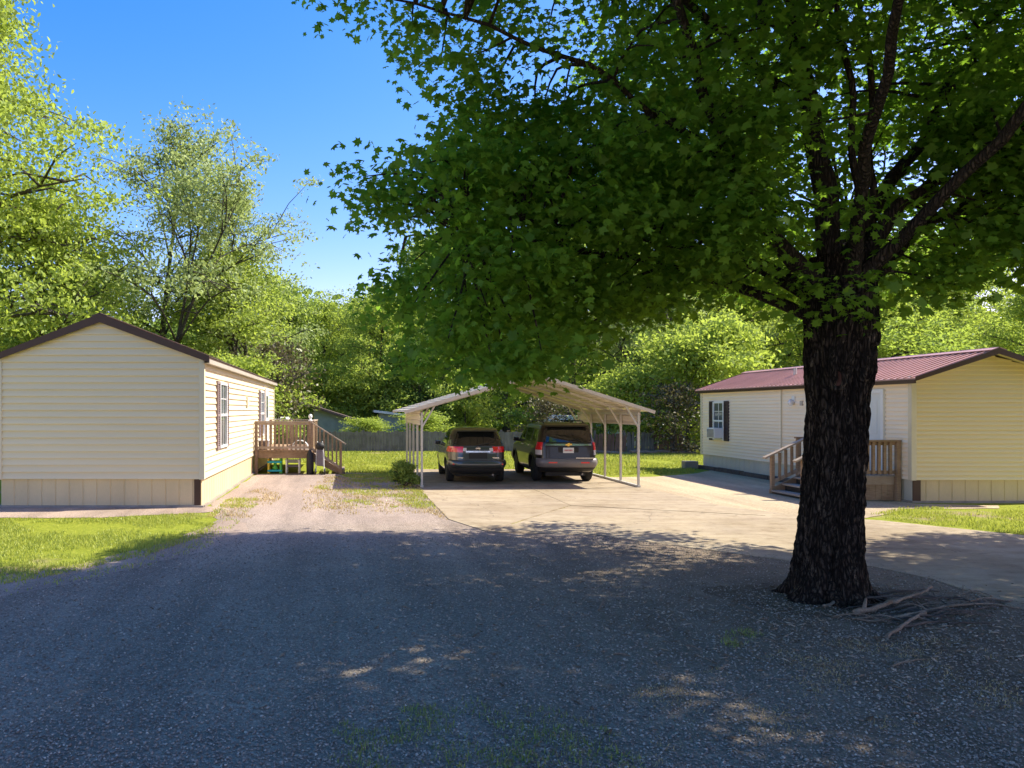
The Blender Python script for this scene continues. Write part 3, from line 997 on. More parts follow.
def build_porches():
    # ---- left porch
    x0, x1, y0, y1, zf, zr = LX1 + .05, -1.34, 26.4, 31.2, .82, 1.80
    P = thing('wooden_porch', 'brown wooden porch with baluster railing beside the left cream house', 'porch', ((x0 + x1) / 2, (y0 + y1) / 2, 0))
    dk = MB()
    y = y0
    while y < y1:
        dk.box(x0, y, zf - .035, x1, min(y + .135, y1), zf)
        y += .142
    dk.build('deck', 'deck', P)
    fr = MB()
    fr.box(x0, y0 + .02, zf - .28, x1, y0 + .06, zf - .037)
    fr.box(x0, y1 - .06, zf - .28, x1, y1 - .02, zf - .037)
    fr.box(x1 - .05, y0 + .062, zf - .28, x1 - .01, y1 - .062, zf - .037)
    fr.build('frame', 'deck', P)
    for (px, py) in ((x0 + .05, y0 - .02), (x1 - .03, y0 - .02), (x1 - .03, y1), (x0 + .05, y1)):
        MB().box(px - .05, py - .05, 0, px + .05, py + .05, zr - .02).build('post', 'deck', P, bevel=.006)
    MB().box(x1 - .085, y0 + 1.25, 0, x1 + .015, y0 + 1.35, zr - .02).build('post', 'deck', P, bevel=.006)
    rl, bl = MB(), MB()
    rl.box(x0, y0 - .09, zr - .02, x1 + .04, y0 + .05, zr + .02)
    rl.box(x0 + .1, y0 - .055, zr - .11, x1 - .083, y0 - .02, zr - .025)
    rl.box(x0 + .1, y0 - .055, zf + .05, x1 - .083, y0 - .02, zf + .13)
    railing(rl, bl, (x0 + .1, y0 - .001, 0), (x1 - .083, y0 - .001, 0), (zr - .03, zr - .03), (zf - .06, zf - .06), .135, .06)
    rl.build('handrail', 'deck_top', P)
    bl.build('balusters', 'deck', P)
    rl, bl = MB(), MB()
    # far side rail
    rl.box(x0, y1 - .05, zr - .02, x1 + .04, y1 + .09, zr + .02)
    railing(rl, bl, (x0 + .1, y1, 0), (x1 - .083, y1, 0), (zr - .03, zr - .03), (zf, zf), .135, .06)
    rl.build('handrail', 'deck_top', P)
    bl.build('balusters', 'deck', P)
    rl, bl = MB(), MB()
    rl.box(x1 - .1, y0 + 1.36, zr - .02, x1 + .04, y1 - .055, zr + .02)
    railing(rl, bl, (x1 - .03, y0 + 1.4, 0), (x1 - .03, y1 - .1, 0), (zr - .03, zr - .03), (zf, zf), .135, .06)
    rl.build('handrail', 'deck_top', P)
    bl.build('balusters', 'deck', P)
    # stair towards +X with a rail on its near side
    ns = 4
    run, sx1 = .28, x1
    for k in range(ns):
        zt = zf - (k + 1) * zf / (ns + 1)
        MB().box(sx1 + k * run, y0 + .06, zt - .04, sx1 + (k + 1) * run + .03, y0 + 1.22, zt).build('step', 'deck_top', P, bevel=.005)
    for yy in (y0 + .02, y0 + 1.22):
        st = MB()
        st.add([(sx1, yy, zf - .04), (sx1 + ns * run + .05, yy, .06), (sx1 + ns * run + .05, yy, 0), (sx1 + ns * run - .16, yy, 0), (sx1, yy, zf - .36),
                (sx1, yy + .038, zf - .04), (sx1 + ns * run + .05, yy + .038, .06), (sx1 + ns * run + .05, yy + .038, 0), (sx1 + ns * run - .16, yy + .038, 0), (sx1, yy + .038, zf - .36)],
               [(0, 1, 2, 3, 4), (9, 8, 7, 6, 5), (0, 5, 6, 1), (1, 6, 7, 2), (2, 7, 8, 3), (3, 8, 9, 4), (4, 9, 5, 0)])
        st.build('stringer', 'deck', P)
    ex = sx1 + ns * run - .1
    sr, sb = MB(), MB()
    sr.beam((x1 - .02, y0 - .03, zr), (ex + .18, y0 - .03, zr - .78), .13, .04)
    sr.beam((x1 + .02, y0 - .03, zf + .06), (ex, y0 - .03, .2), .04, .09)
    railing(sr, sb, (x1 + .02, y0 - .02, 0), (ex, y0 - .02, 0), (zr - .06, zr - .7), (zf + .04, .2), .13, .055)
    sr.build('stair_rail', 'deck_top', P)
    sb.build('stair_balusters', 'deck', P)
    MB().box(ex - .045, y0 - .07, 0, ex + .045, y0 + .018, zr - .68).build('post', 'deck', P, bevel=.006)

    # ---- things on and under it
    t = thing('activity_table', 'turquoise and yellow plastic toy table standing under the wooden porch', 'toy', (-2.62, 26.75, 0))
    b = MB()
    b.box(-2.86, 26.55, .36, -2.36, 26.95, .44)
    b.build('tray', 'cyan', t, bevel=.02)
    MB().box(-2.86, 26.55, .06, -2.36, 26.95, .13).build('lower_shelf', 'cyan', t, bevel=.02)
    for i, (px, py) in enumerate(((-2.82, 26.6), (-2.4, 26.6), (-2.82, 26.9), (-2.4, 26.9))):
        MB().lathe([(.045, 0), (.05, .02), (.045, .04), (.04, .5), (.03, .52)], (px, py, 0), 'z', 10).build('leg', 'yellow' if i % 2 == 0 else 'green_pl', t, smooth=True)
    MB().lathe([(.09, .13), (.1, .2), (.06, .26), (.05, .36)], (-2.6, 26.72, 0), 'z', 12).build('drum', 'green_pl', t, smooth=True)

    t = thing('garden_chair', 'small white plastic chair with grey seat under the wooden porch', 'chair', (-1.95, 26.8, 0))
    MB().box(-2.2, 26.6, .22, -1.78, 27.0, .29).build('seat', 'greyfab', t, bevel=.02)
    for px in (-2.2, -1.76):
        for py in (26.58, 27.02):
            MB().lathe([(.02, 0), (.035, .02), (.03, .25), (.035, .42), (.05, .45), (.02, .5)], (px, py, 0), 'z', 10).build('leg', 'white', t, smooth=True)
    bk = MB()
    bk.box(-2.18, 27.0, .34, -1.78, 27.03, .46)
    bk.build('backrest', 'white', t, bevel=.01)

    t = thing('dog_crate', 'white rounded wire pet carrier standing on the porch boards', 'pet carrier', (-1.75, 26.85, .82))
    mb = MB()
    for k in range(7):
        yy = 26.65 + k * .07
        pts = [(-1.75 + .3 * math.cos(a), yy, .84 + .30 * math.sin(a)) for a in np.linspace(0, math.pi, 11)]
        mb.tube(pts, [.012] * 11, 5)
    for a in np.linspace(0, math.pi, 7):
        mb.tube([(-1.75 + .3 * math.cos(a), 26.63, .84 + .3 * math.sin(a)), (-1.75 + .3 * math.cos(a), 27.1, .84 + .3 * math.sin(a))], [.012] * 2, 5)
    mb.build('wire_hoops', 'white', t)
    MB().box(-2.06, 26.62, .82, -1.44, 27.12, .85).build('base', 'white', t)

    t = thing('folded_blanket', 'folded pink and grey blanket lying on the porch boards', 'blanket', (-2.35, 26.75, .82))
    mb = MB()
    for k in range(3):
        mb.box(-2.62 + .02 * k, 26.55, .82 + k * .035, -2.1 - .02 * k, 26.98, .853 + k * .035)
    mb.build('folds', 'pinkfab', t, bevel=.012)

    t = thing('storage_tote', 'grey bin with white lid in the porch corner by the house wall', 'bin', (-3.02, 26.85, .82))
    mb = MB()
    mb.add([(-3.15, 26.6, .82), (-2.87, 26.6, .82), (-2.87, 27.05, .82), (-3.15, 27.05, .82), (-3.18, 26.57, 1.12), (-2.84, 26.57, 1.12), (-2.84, 27.08, 1.12), (-3.18, 27.08, 1.12)],
           [(0, 3, 2, 1), (4, 5, 6, 7), (0, 1, 5, 4), (1, 2, 6, 5), (2, 3, 7, 6), (3, 0, 4, 7)])
    mb.build('bin_body', 'greyfab', t, bevel=.01)
    MB().box(-3.2, 26.55, 1.121, -2.82, 27.1, 1.16).build('lid', 'white', t, bevel=.01)

    t = thing('post_ornament', 'small white round ornament on the porch corner post', 'ornament', (x1 - .02, y0 - .02, zr + .02))
    MB().lathe([(.07, 0), (.075, .03), (.045, .05), (.04, .09), (.065, .13), (.07, .17), (.05, .22), (.01, .24)], (x1 - .02, y0 - .02, zr + .02), 'z', 14).build('figure', 'white', t, smooth=True)

    # folded stroller leaning on the stair post
    bx, by = -1.02, 26.12
    t = thing('folded_stroller', 'grey folded pushchair leaning against the porch stair', 'pushchair', (bx, by, 0))
    fr = MB()
    for dx in (-.14, .14):
        fr.tube([(bx + dx, by - .05, .1), (bx + dx * .9, by + .05, .6), (bx + dx * .7, by + .1, 1.02), (bx + dx * .6, by + .0, 1.12)], [.017] * 4, 7)
        fr.tube([(bx + dx, by + .12, .1), (bx + dx * .9, by + .02, .75)], [.015] * 2, 7)
    fr.build('frame', 'white', t)
    sb = MB()
    sb.add([(bx - .12, by - .06, .3), (bx + .13, by - .07, .28), (bx + .12, by - .03, .85), (bx - .1, by - .02, .9), (bx - .12, by + .1, .32), (bx + .13, by + .1, .3), (bx + .1, by + .1, .8), (bx - .1, by + .1, .86)],
           [(0, 1, 2, 3), (7, 6, 5, 4), (0, 4, 5, 1), (1, 5, 6, 2), (2, 6, 7, 3), (3, 7, 4, 0)])
    sb.build('seat', 'greyfab', t, bevel=.04)
    hd = MB().lathe([(.02, -.16), (.12, -.1), (.14, 0), (.12, .1), (.02, .16)], (bx, by + .04, .97), 'x', 12)
    hd.build('hood', 'black', t, smooth=True)
    for dx in (-.16, .16):
        for dy in (-.06, .13):
            w = MB().lathe([(.05, -.02), (.1, -.022), (.105, 0), (.1, .022), (.05, .02)], (bx + dx, by + dy, .105), 'x', 16)
            w.build('wheel', 'black', t, smooth=True)
    t = thing('storage_bag', 'dark upright bag between the porch post and folded pushchair', 'bag', (-1.36, 26.1, 0))
    MB().lathe([(.09, 0), (.12, .03), (.13, .35), (.11, .7), (.06, .8), (.03, .86)], (-1.36, 26.14, 0), 'z', 14).build('sack', 'black', t, smooth=True)

    # ---- right porch
    x0, x1, y0, y1, zf, zr = 11.95, RX0 - .06, 18.55, 20.5, .62, 1.46
    P = thing('wooden_porch', 'brown wooden porch with stair rails at the white door of the red roofed house', 'porch', ((x0 + x1) / 2, (y0 + y1) / 2, 0))
    dk = MB()
    x = x0
    while x < x1:
        dk.box(x, y0 - .03, zf - .04, min(x + .135, x1), y1, zf)
        x += .142
    dk.build('deck', 'deck_grey', P)
    fr = MB()
    fr.box(x0, y0, zf - .22, x1, y0 + .04, zf - .042)
    fr.box(x0, y1 - .05, zf - .22, x1, y1 - .01, zf - .042)
    fr.box(x0, y0 + .042, zf - .22, x0 + .04, y1 - .052, zf - .042)
    fr.build('frame', 'deck_top', P)
    sk = MB()
    x = x0
    while x < x1 - .02:
        sk.box(x, y0 + .01, .02, min(x + .145, x1), y0 + .03, zf - .222)
        x += .15
    sk.build('skirt_boards', 'deck', P)
    for (px, py) in ((x0 + .05, y0 - .055), (x1 - .05, y0 - .055), (x0 + .05, y1 + .05)):
        MB().box(px - .05, py - .045, 0, px + .05, py + .05, zr - .02).build('post', 'deck', P, bevel=.006)
    rl, bl = MB(), MB()
    rl.box(x0 - .03, y0 - .12, zr - .02, x1, y0 + .02, zr + .02)
    rl.box(x0 + .1, y0 - .04, zr - .11, x1 - .1, y0 - .004, zr - .022)
    rl.box(x0 + .1, y0 - .04, zf + .04, x1 - .1, y0 - .004, zf + .12)
    railing(rl, bl, (x0 + .1, y0 - .06, 0), (x1 - .1, y0 - .06, 0), (zr - .03, zr - .03), (zf + .03, zf + .03), .135, .06)
    rl.build('handrail', 'deck', P)
    bl.build('balusters', 'deck', P)
    rl, bl = MB(), MB()
    rl.box(x0 - .03, y1, zr - .02, x1, y1 + .12, zr + .02)
    railing(rl, bl, (x0 + .1, y1 + .05, 0), (x1 - .1, y1 + .05, 0), (zr - .03, zr - .03), (zf + .03, zf + .03), .135, .06)
    rl.build('handrail', 'deck', P)
    bl.build('balusters', 'deck', P)
    ns, run = 3, .29
    for k in range(ns):
        zt = zf - (k + 1) * zf / (ns + .6)
        MB().box(x0 - (k + 1) * run - .03, 18.85, zt - .045, x0 - k * run, 20.15, zt).build('step', 'deck_grey', P, bevel=.005)
        if k < 2:
            MB().box(x0 - (k + 1) * run + .02, 18.9, zt - .19, x0 - (k + 1) * run + .04, 20.1, zt - .047).build('riser', 'black', P)
    ex = x0 - ns * run
    for yy in (18.8, 20.18):
        st = MB()
        st.add([(x0, yy, zf - .05), (ex - .05, yy, .12), (ex - .05, yy, 0), (ex + .14, yy, 0), (x0, yy, zf - .4),
                (x0, yy + .038, zf - .05), (ex - .05, yy + .038, .12), (ex - .05, yy + .038, 0), (ex + .14, yy + .038, 0), (x0, yy + .038, zf - .4)],
               [(4, 3, 2, 1, 0), (5, 6, 7, 8, 9), (1, 6, 5, 0), (2, 7, 6, 1), (3, 8, 7, 2), (4, 9, 8, 3), (0, 5, 9, 4)])
        st.build('stringer', 'deck', P)
        sr, sb = MB(), MB()
        sr.beam((x0 + .06, yy, zr + .02), (ex - .2, yy, zr - .52), .15, .04)
        sr.beam((x0, yy, zf + .08), (ex, yy, .3), .04, .09)
        railing(sr, sb, (x0 - .02, yy, 0), (ex + .05, yy, 0), (zr - .05, zr - .46), (zf + .05, .28), .14, .055)
        sr.build('stair_rail', 'deck_top', P)
        sb.build('stair_balusters', 'deck', P)
        MB().box(ex - .03, yy - .045, 0, ex + .06, yy + .045, zr - .44).build('post', 'deck', P, bevel=.006)


# ------------------------------------------------------------------ carport
def build_carport():
    xl, xr, yf, yb = 2.03, 8.15, 21.7, 27.4
    z0 = .018
    xm = 5.07
    P = thing('carport', 'tan metal carport with open gable roof over two parked cars', 'carport', (xm, (yf + yb) / 2, 0))
    zh = 2.16
    ys = [yf + (yb - yf) * k / 4 for k in range(5)]
    zp = 3.22
    xm = 5.25
    ze = 2.16
    hv = {-1: 3.72, 1: 3.32}
    sv = {k_: (zp - ze) / v_ for k_, v_ in hv.items()}
    for x in (xl, xr):
        MB().box(x - .045, yf - .06, z0, x + .045, yb + .06, z0 + .06).build('base_rail', 'galv', P, bevel=.006)
        MB().box(x - .03, yf - .04, zh - .1, x + .03, yb + .04, zh - .03).build('top_rail', 'galv', P)
        for y in ys:
            MB().box(x - .03, y - .03, z0 + .06, x + .03, y + .03, zh - .1).build('post', 'galv', P, bevel=.005)
        s = 1 if x < xm else -1
        sl = sv[-s]
        for y in ys:
            zz = zp - sl * (abs(xm - x) - .36) - .09
            MB().beam((x + s * .02, y, zh - .42), (x + s * .36, y, zz), .045, .045).build('brace', 'galv', P)
    for y in ys:
        rb = MB()
        for s in (-1, 1):
            half, sl = hv[s], sv[s]
            rb.beam((xm, y, zp - .07), (xm + s * (half - .35), y, zp - .07 - sl * (half - .35)), .06, .06)
        rb.build('rafter', 'galv', P)
    # roof sheets: ribs run along the depth
    for s in (-1, 1):
        half, sl = hv[s], sv[s]
        rf = MB()
        prof = []
        d = 0.0
        while d < half - .01:
            prof += [(d, 0), (d + .09, 0), (d + .105, .028), (d + .155, .028), (d + .17, 0)]
            d += .233
        prof = [p for p in prof if p[0] < half] + [(half, 0)]
        vs, fs = [], []
        ya, yb2 = yf - .12, yb + .12
        for (q, o) in prof:
            X, Z = xm + s * q, zp - sl * q + o
            vs += [(X, ya, Z), (X, yb2, Z), (X, ya, Z - .006), (X, yb2, Z - .006)]
        for i in range(len(prof) - 1):
            a, b = 4 * i, 4 * i + 4
            fs += [(a, b, b + 1, a + 1), (a + 2, a + 3, b + 3, b + 2), (a, a + 2, b + 2, b), (a + 1, b + 1, b + 3, a + 3)]
        e = 4 * (len(prof) - 1)
        fs.append((e, e + 2, e + 3, e + 1))
        rf.add(vs, fs)
        rf.build('roof_panel', 'panel', P)
        tr = MB()
        for y in (ya - .012, yb2 + .012):
            tr = MB()
            tr.beam((xm, y, zp - .025), (xm + s * half, y, zp - .025 - sl * half), .02, .09)
            tr.build('edge_trim', 'panel', P)
        # short side sheet under the eave
        x = (xr if s > 0 else xl) + s * .045
        sd = MB()
        zz = zh - .03
        k = 0
        vs, fs = [], []
        for (zq, o) in ((zz + .08, 0), (zz - .02, 0), (zz - .04, .02), (zz - .09, .02), (zz - .11, 0), (zz - .22, 0), (zz - .24, .02), (zz - .29, .02), (zz - .31, 0), (zz - .36, 0)):
            vs += [(x + s * o, yf, zq), (x + s * o, yb, zq)]
            if k:
                fs.append((2 * k - 2, 2 * k - 1, 2 * k + 1, 2 * k))
            k += 1
        sd.add(vs, fs)
        o_ = sd.build('side_panel', 'panel', P)
        so = o_.modifiers.new('sheet', 'SOLIDIFY')
        so.thickness = .006


# ------------------------------------------------------------------ cars
class Shell:
    """a car body given as plan outlines stacked by height: (z, rear y, front y, half width)"""

    def __init__(s, levels, n):
        s.z = [l[0] for l in levels]
        s.l = levels
        s.n = n

    def at(s, z):
        r = [np.interp(z, s.z, [l[k] for l in s.l]) for k in (1, 2, 3)]
        return r

    def pt(s, th, z, off=0.0):
        yr, yf, w = s.at(z)
        c, q = math.cos(th), math.sin(th)
        e = 2.0 / s.n
        x = (w + off) * math.copysign(abs(c) ** e, c)
        y = (yr + yf) / 2 + ((yf - yr) / 2 + off) * math.copysign(abs(q) ** e, q)
        return (x, y, z)

    def side_x(s, y, z):
        yr, yf, w = s.at(z)
        t = min(1, abs((y - (yr + yf) / 2) / ((yf - yr) / 2)))
        return w * max(0, (1 - t ** s.n)) ** (1 / s.n)

    def rear_y(s, x, z):
        yr, yf, w = s.at(z)
        t = min(.999, abs(x / w))
        return (yr + yf) / 2 - (yf - yr) / 2 * (1 - t ** s.n) ** (1 / s.n)

    def front_y(s, x, z):
        yr, yf, w = s.at(z)
        t = min(.999, abs(x / w))
        return (yr + yf) / 2 + (yf - yr) / 2 * (1 - t ** s.n) ** (1 / s.n)

    def mesh(s, nper=72, dz=.03):
        mb = MB()
        zs = sorted(set([round(z, 4) for z in np.arange(s.z[0], s.z[-1], dz)] + [round(z, 4) for z in s.z]))
        ths = []
        for k in range(nper):
            u = k / nper * 2 * math.pi
            ths.append(u - 0.12 * math.sin(4 * u))
        for z in zs:
            for t in ths:
                mb.v.append(s.pt(t, z))
        for i in range(len(zs) - 1):
            for k in range(nper):
                k2 = (k + 1) % nper
                mb.f.append((i * nper + k, i * nper + k2, (i + 1) * nper + k2, (i + 1) * nper + k))
        mb.f.append(tuple(nper - 1 - k for k in range(nper)))
        e = (len(zs) - 1) * nper
        mb.f.append(tuple(e + k for k in range(nper)))
        return mb


def patch(fn, nu, nv, off, back=-.012):
    """solid patch following a surface fn(u,v,offset)"""
    mb = MB()
    for o in (off, back):
        for j in range(nv + 1):
            for i in range(nu + 1):
                mb.v.append(fn(i / nu, j / nv, o))
    W = nu + 1
    T = W * (nv + 1)
    for j in range(nv):
        for i in range(nu):
            a = j * W + i
            mb.f.append((a, a + 1, a + W + 1, a + W))
    for i in range(nu):
        mb.f.append((i, i + T, i + 1 + T, i + 1))
        a = nv * W + i
        mb.f.append((a, a + 1, a + 1 + T, a + T))
    for j in range(nv):
        a = j * W
        mb.f.append((a, a + W, a + W + T, a + T))
        a = j * W + nu
        mb.f.append((a, a + T, a + W + T, a + W))
    return mb


def fix_normals(o):
    bm = bmesh.new()
    bm.from_mesh(o.data)
    bmesh.ops.recalc_face_normals(bm, faces=bm.faces)
    bm.to_mesh(o.data)
    bm.free()


def add_to(o, mb, m):
    """add more faces with their own material to a finished mesh (twigs among leaves)"""
    me = o.data
    off = ORIG.get(o.name, Vector((0, 0, 0)))
    bm = bmesh.new()
    bm.from_mesh(me)
    vs = [bm.verts.new((p[0] - off[0], p[1] - off[1], p[2] - off[2])) for p in mb.v]
    for f in mb.f:
        try:
            bm.faces.new([vs[i] for i in f]).material_index = 1
        except ValueError:
            pass
    bm.to_mesh(me)
    bm.free()
    me.materials.append(M[m])


def lerp(a, b, t):
    return a + (b - a) * t


def make_car(name, label, levels, nexp, paint, wheel_y, wr, tw, track, rim_m, spec):
    S = Shell(levels, nexp)
    root = thing(name, label, 'car', (0, 0, 0))
    body = S.mesh().build('body', paint, root, smooth=True)
    fix_normals(body)
    # wheel housings cut out of the body
    for wy in wheel_y:
        cut = MB().lathe([(wr + .07, -1.5), (wr + .07, 1.5)], (0, wy, wr + .01), 'x', 32).build('cutter', paint, None)
        fix_normals(cut)
        inner = MB().lathe([(wr + .2, -(track - tw - .08)), (wr + .2, track - tw - .08)], (0, wy, wr + .01), 'x', 32).build('cutter', paint, None)
        fix_normals(inner)
        b0 = cut.modifiers.new('b', 'BOOLEAN')
        b0.operation = 'DIFFERENCE'
        b0.object = inner
        b1 = body.modifiers.new('b', 'BOOLEAN')
        b1.operation = 'DIFFERENCE'
        b1.object = cut
        bpy.context.view_layer.update()
        dg = bpy.context.evaluated_depsgraph_get()
        me = bpy.data.meshes.new_from_object(body.evaluated_get(dg))
        body.modifiers.clear()
        old = body.data
        body.data = me
        for c_ in (cut, inner):
            bpy.data.objects.remove(c_)
    me = body.data
    me.polygons.foreach_set('use_smooth', [True] * len(me.polygons))
    try:
        me.set_sharp_from_angle(angle=rad(38))
    except Exception:
        pass
    body.name = 'body'
    # wheels
    for wy in wheel_y:
        for s in (-1, 1):
            xo = s * track
            ty = MB().lathe([(wr * .62, -tw / 2), (wr * .9, -tw / 2), (wr, -tw / 2 + .03), (wr, tw / 2 - .03), (wr * .9, tw / 2), (wr * .62, tw / 2)], (xo - s * tw / 2, wy, wr), 'x', 36)
            w = ty.build('wheel', 'rubber', root, smooth=True)
            rm = MB()
            xr = xo - s * .015
            rm.lathe([(wr * .64, -.01), (wr * .64, .01)], (xr - s * .06, wy, wr), 'x', 28)
            rm.lathe([(wr * .17, -.02), (wr * .15, .02)], (xr - s * .01, wy, wr), 'x', 16)
            for k in range(6):
                a = k * math.pi / 3
                rm.beam((xr - s * .02, wy + .04 * math.cos(a), wr + .04 * math.sin(a)), (xr - s * .02, wy + wr * .6 * math.cos(a), wr + wr * .6 * math.sin(a)), .07, .03, up=(1, 0, 0))
            rm.build('rim', rim_m, w)
    # rear glass
    z0, z1, f0, f1 = spec['rear_glass']

    def rg(u, v, o):
        z = lerp(z0, z1, v)
        w = S.at(z)[2]
        x = lerp(-1, 1, u) * w * lerp(f0, f1, v)
        return (x, S.rear_y(x, z) - o, z)
    patch(rg, 16, 8, .006).build('rear_window', 'glass', root, smooth=False)
    # side glass
    for s in (-1, 1):
        for (ya0, yb0, ya1, yb1, za, zb) in spec['side_glass']:
            def sg(u, v, o):
                z = lerp(za, zb, v)
                y = lerp(lerp(ya0, ya1, v), lerp(yb0, yb1, v), u)
                return (s * (S.side_x(y, z) + o), y, z)
            patch(sg, 8, 5, .006).build('side_window', 'glass', root)
        m = MB()
        mx, my, mz = spec['mirror']
        m.add([(s * mx, my, mz), (s * (mx + .2), my - .03, mz + .01), (s * (mx + .2), my + .07, mz + .02), (s * mx, my + .1, mz), (s * mx, my, mz + .13), (s * (mx + .19), my - .02, mz + .15), (s * (mx + .18), my + .06, mz + .14), (s * mx, my + .1, mz + .11)],
              [(0, 3, 2, 1), (4, 5, 6, 7), (0, 1, 5, 4), (1, 2, 6, 5), (2, 3, 7, 6), (3, 0, 4, 7)])
        fix_normals(m.build('mirror', paint, root, bevel=.02))
        sx = S.side_x(0, .95)
        # door shut lines and handles
        for hy in spec['handles']:
            z = spec['belt'] - .1
            x = S.side_x(hy, z)
            a, b = sorted((s * (x - .005), s * (x + .03)))
            MB().box(a, hy - .09, z - .015, b, hy + .09, z + .015).build('door_handle', spec.get('handle_m', paint), root, bevel=.008)
        if spec.get('rails'):
            ra, rb, rx, rz = spec['rails']
            MB().tube([(s * rx, ra, rz - .06), (s * rx, ra + .12, rz), (s * rx, rb - .12, rz), (s * rx, rb, rz - .06)], [.018] * 4, 8).build('roof_rail', 'black', root, smooth=True)
    wz0, wz1 = spec['windscreen']

    def ws(u, v, o):
        z = lerp(wz0, wz1, v)
        w = S.at(z)[2]
        x = lerp(-1, 1, u) * w * .86
        return (x, S.front_y(x, z) + o, z)
    patch(ws, 12, 8, .006).build('windscreen', 'glass', root)
    # tail lamps wrap round the corners
    for s in (-1, 1):
        for (pieces) in spec['tail']:
            za, zb, ta, tb, mm = pieces

            def tl(u, v, o):
                z = lerp(za, zb, v)
                th = lerp(ta, tb, u)
                p = S.pt(th, z, o)
                return (s * p[0], p[1], p[2])
            fix_normals(patch(tl, 14, 4, .016).build('tail_light', mm, root, smooth=False))
        for (zh0, zh1, th0, th1) in spec['head']:
            def hl(u, v, o):
                z = lerp(zh0, zh1, v)
                p = S.pt(lerp(th0, th1, u), z, o)
                return (s * p[0], p[1], p[2])
            fix_normals(patch(hl, 10, 3, .012).build('headlight', 'lens_clear', root))
    # bumpers
    za, zb, mm = spec['bumper']
    for nm, c0 in (('rear_bumper', 1.5 * math.pi), ('front_bumper', .5 * math.pi)):
        def bp(u, v, o):
            z = lerp(za, zb, v)
            th = lerp(c0 - .95, c0 + .95, u)
            k = math.sin(math.pi * min(max(v, .0), 1)) * .03
            return S.pt(th, z, o + (k if o > 0 else 0))
        fix_normals(patch(bp, 40, 6, .03).build(nm, mm, root, smooth=True))
    lo0, lo1 = spec['valance']

    def vp(u, v, o):
        return S.pt(lerp(1.5 * math.pi - .9, 1.5 * math.pi + .9, u), lerp(lo0, lo1, v), o)
    fix_normals(patch(vp, 30, 3, .02).build('valance', 'black', root))
    MB().tube([(.45, S.at(.3)[0] + .3, .27), (.45, S.at(.3)[0] - .02, .26)], [.03, .03], 10).build('exhaust_pipe', 'rim_dark', root)
    MB().box(-.6, levels[0][1] + .2, .19, .6, levels[0][2] - .2, levels[0][0] + .02).build('underbody', 'black', root)
    return root, S


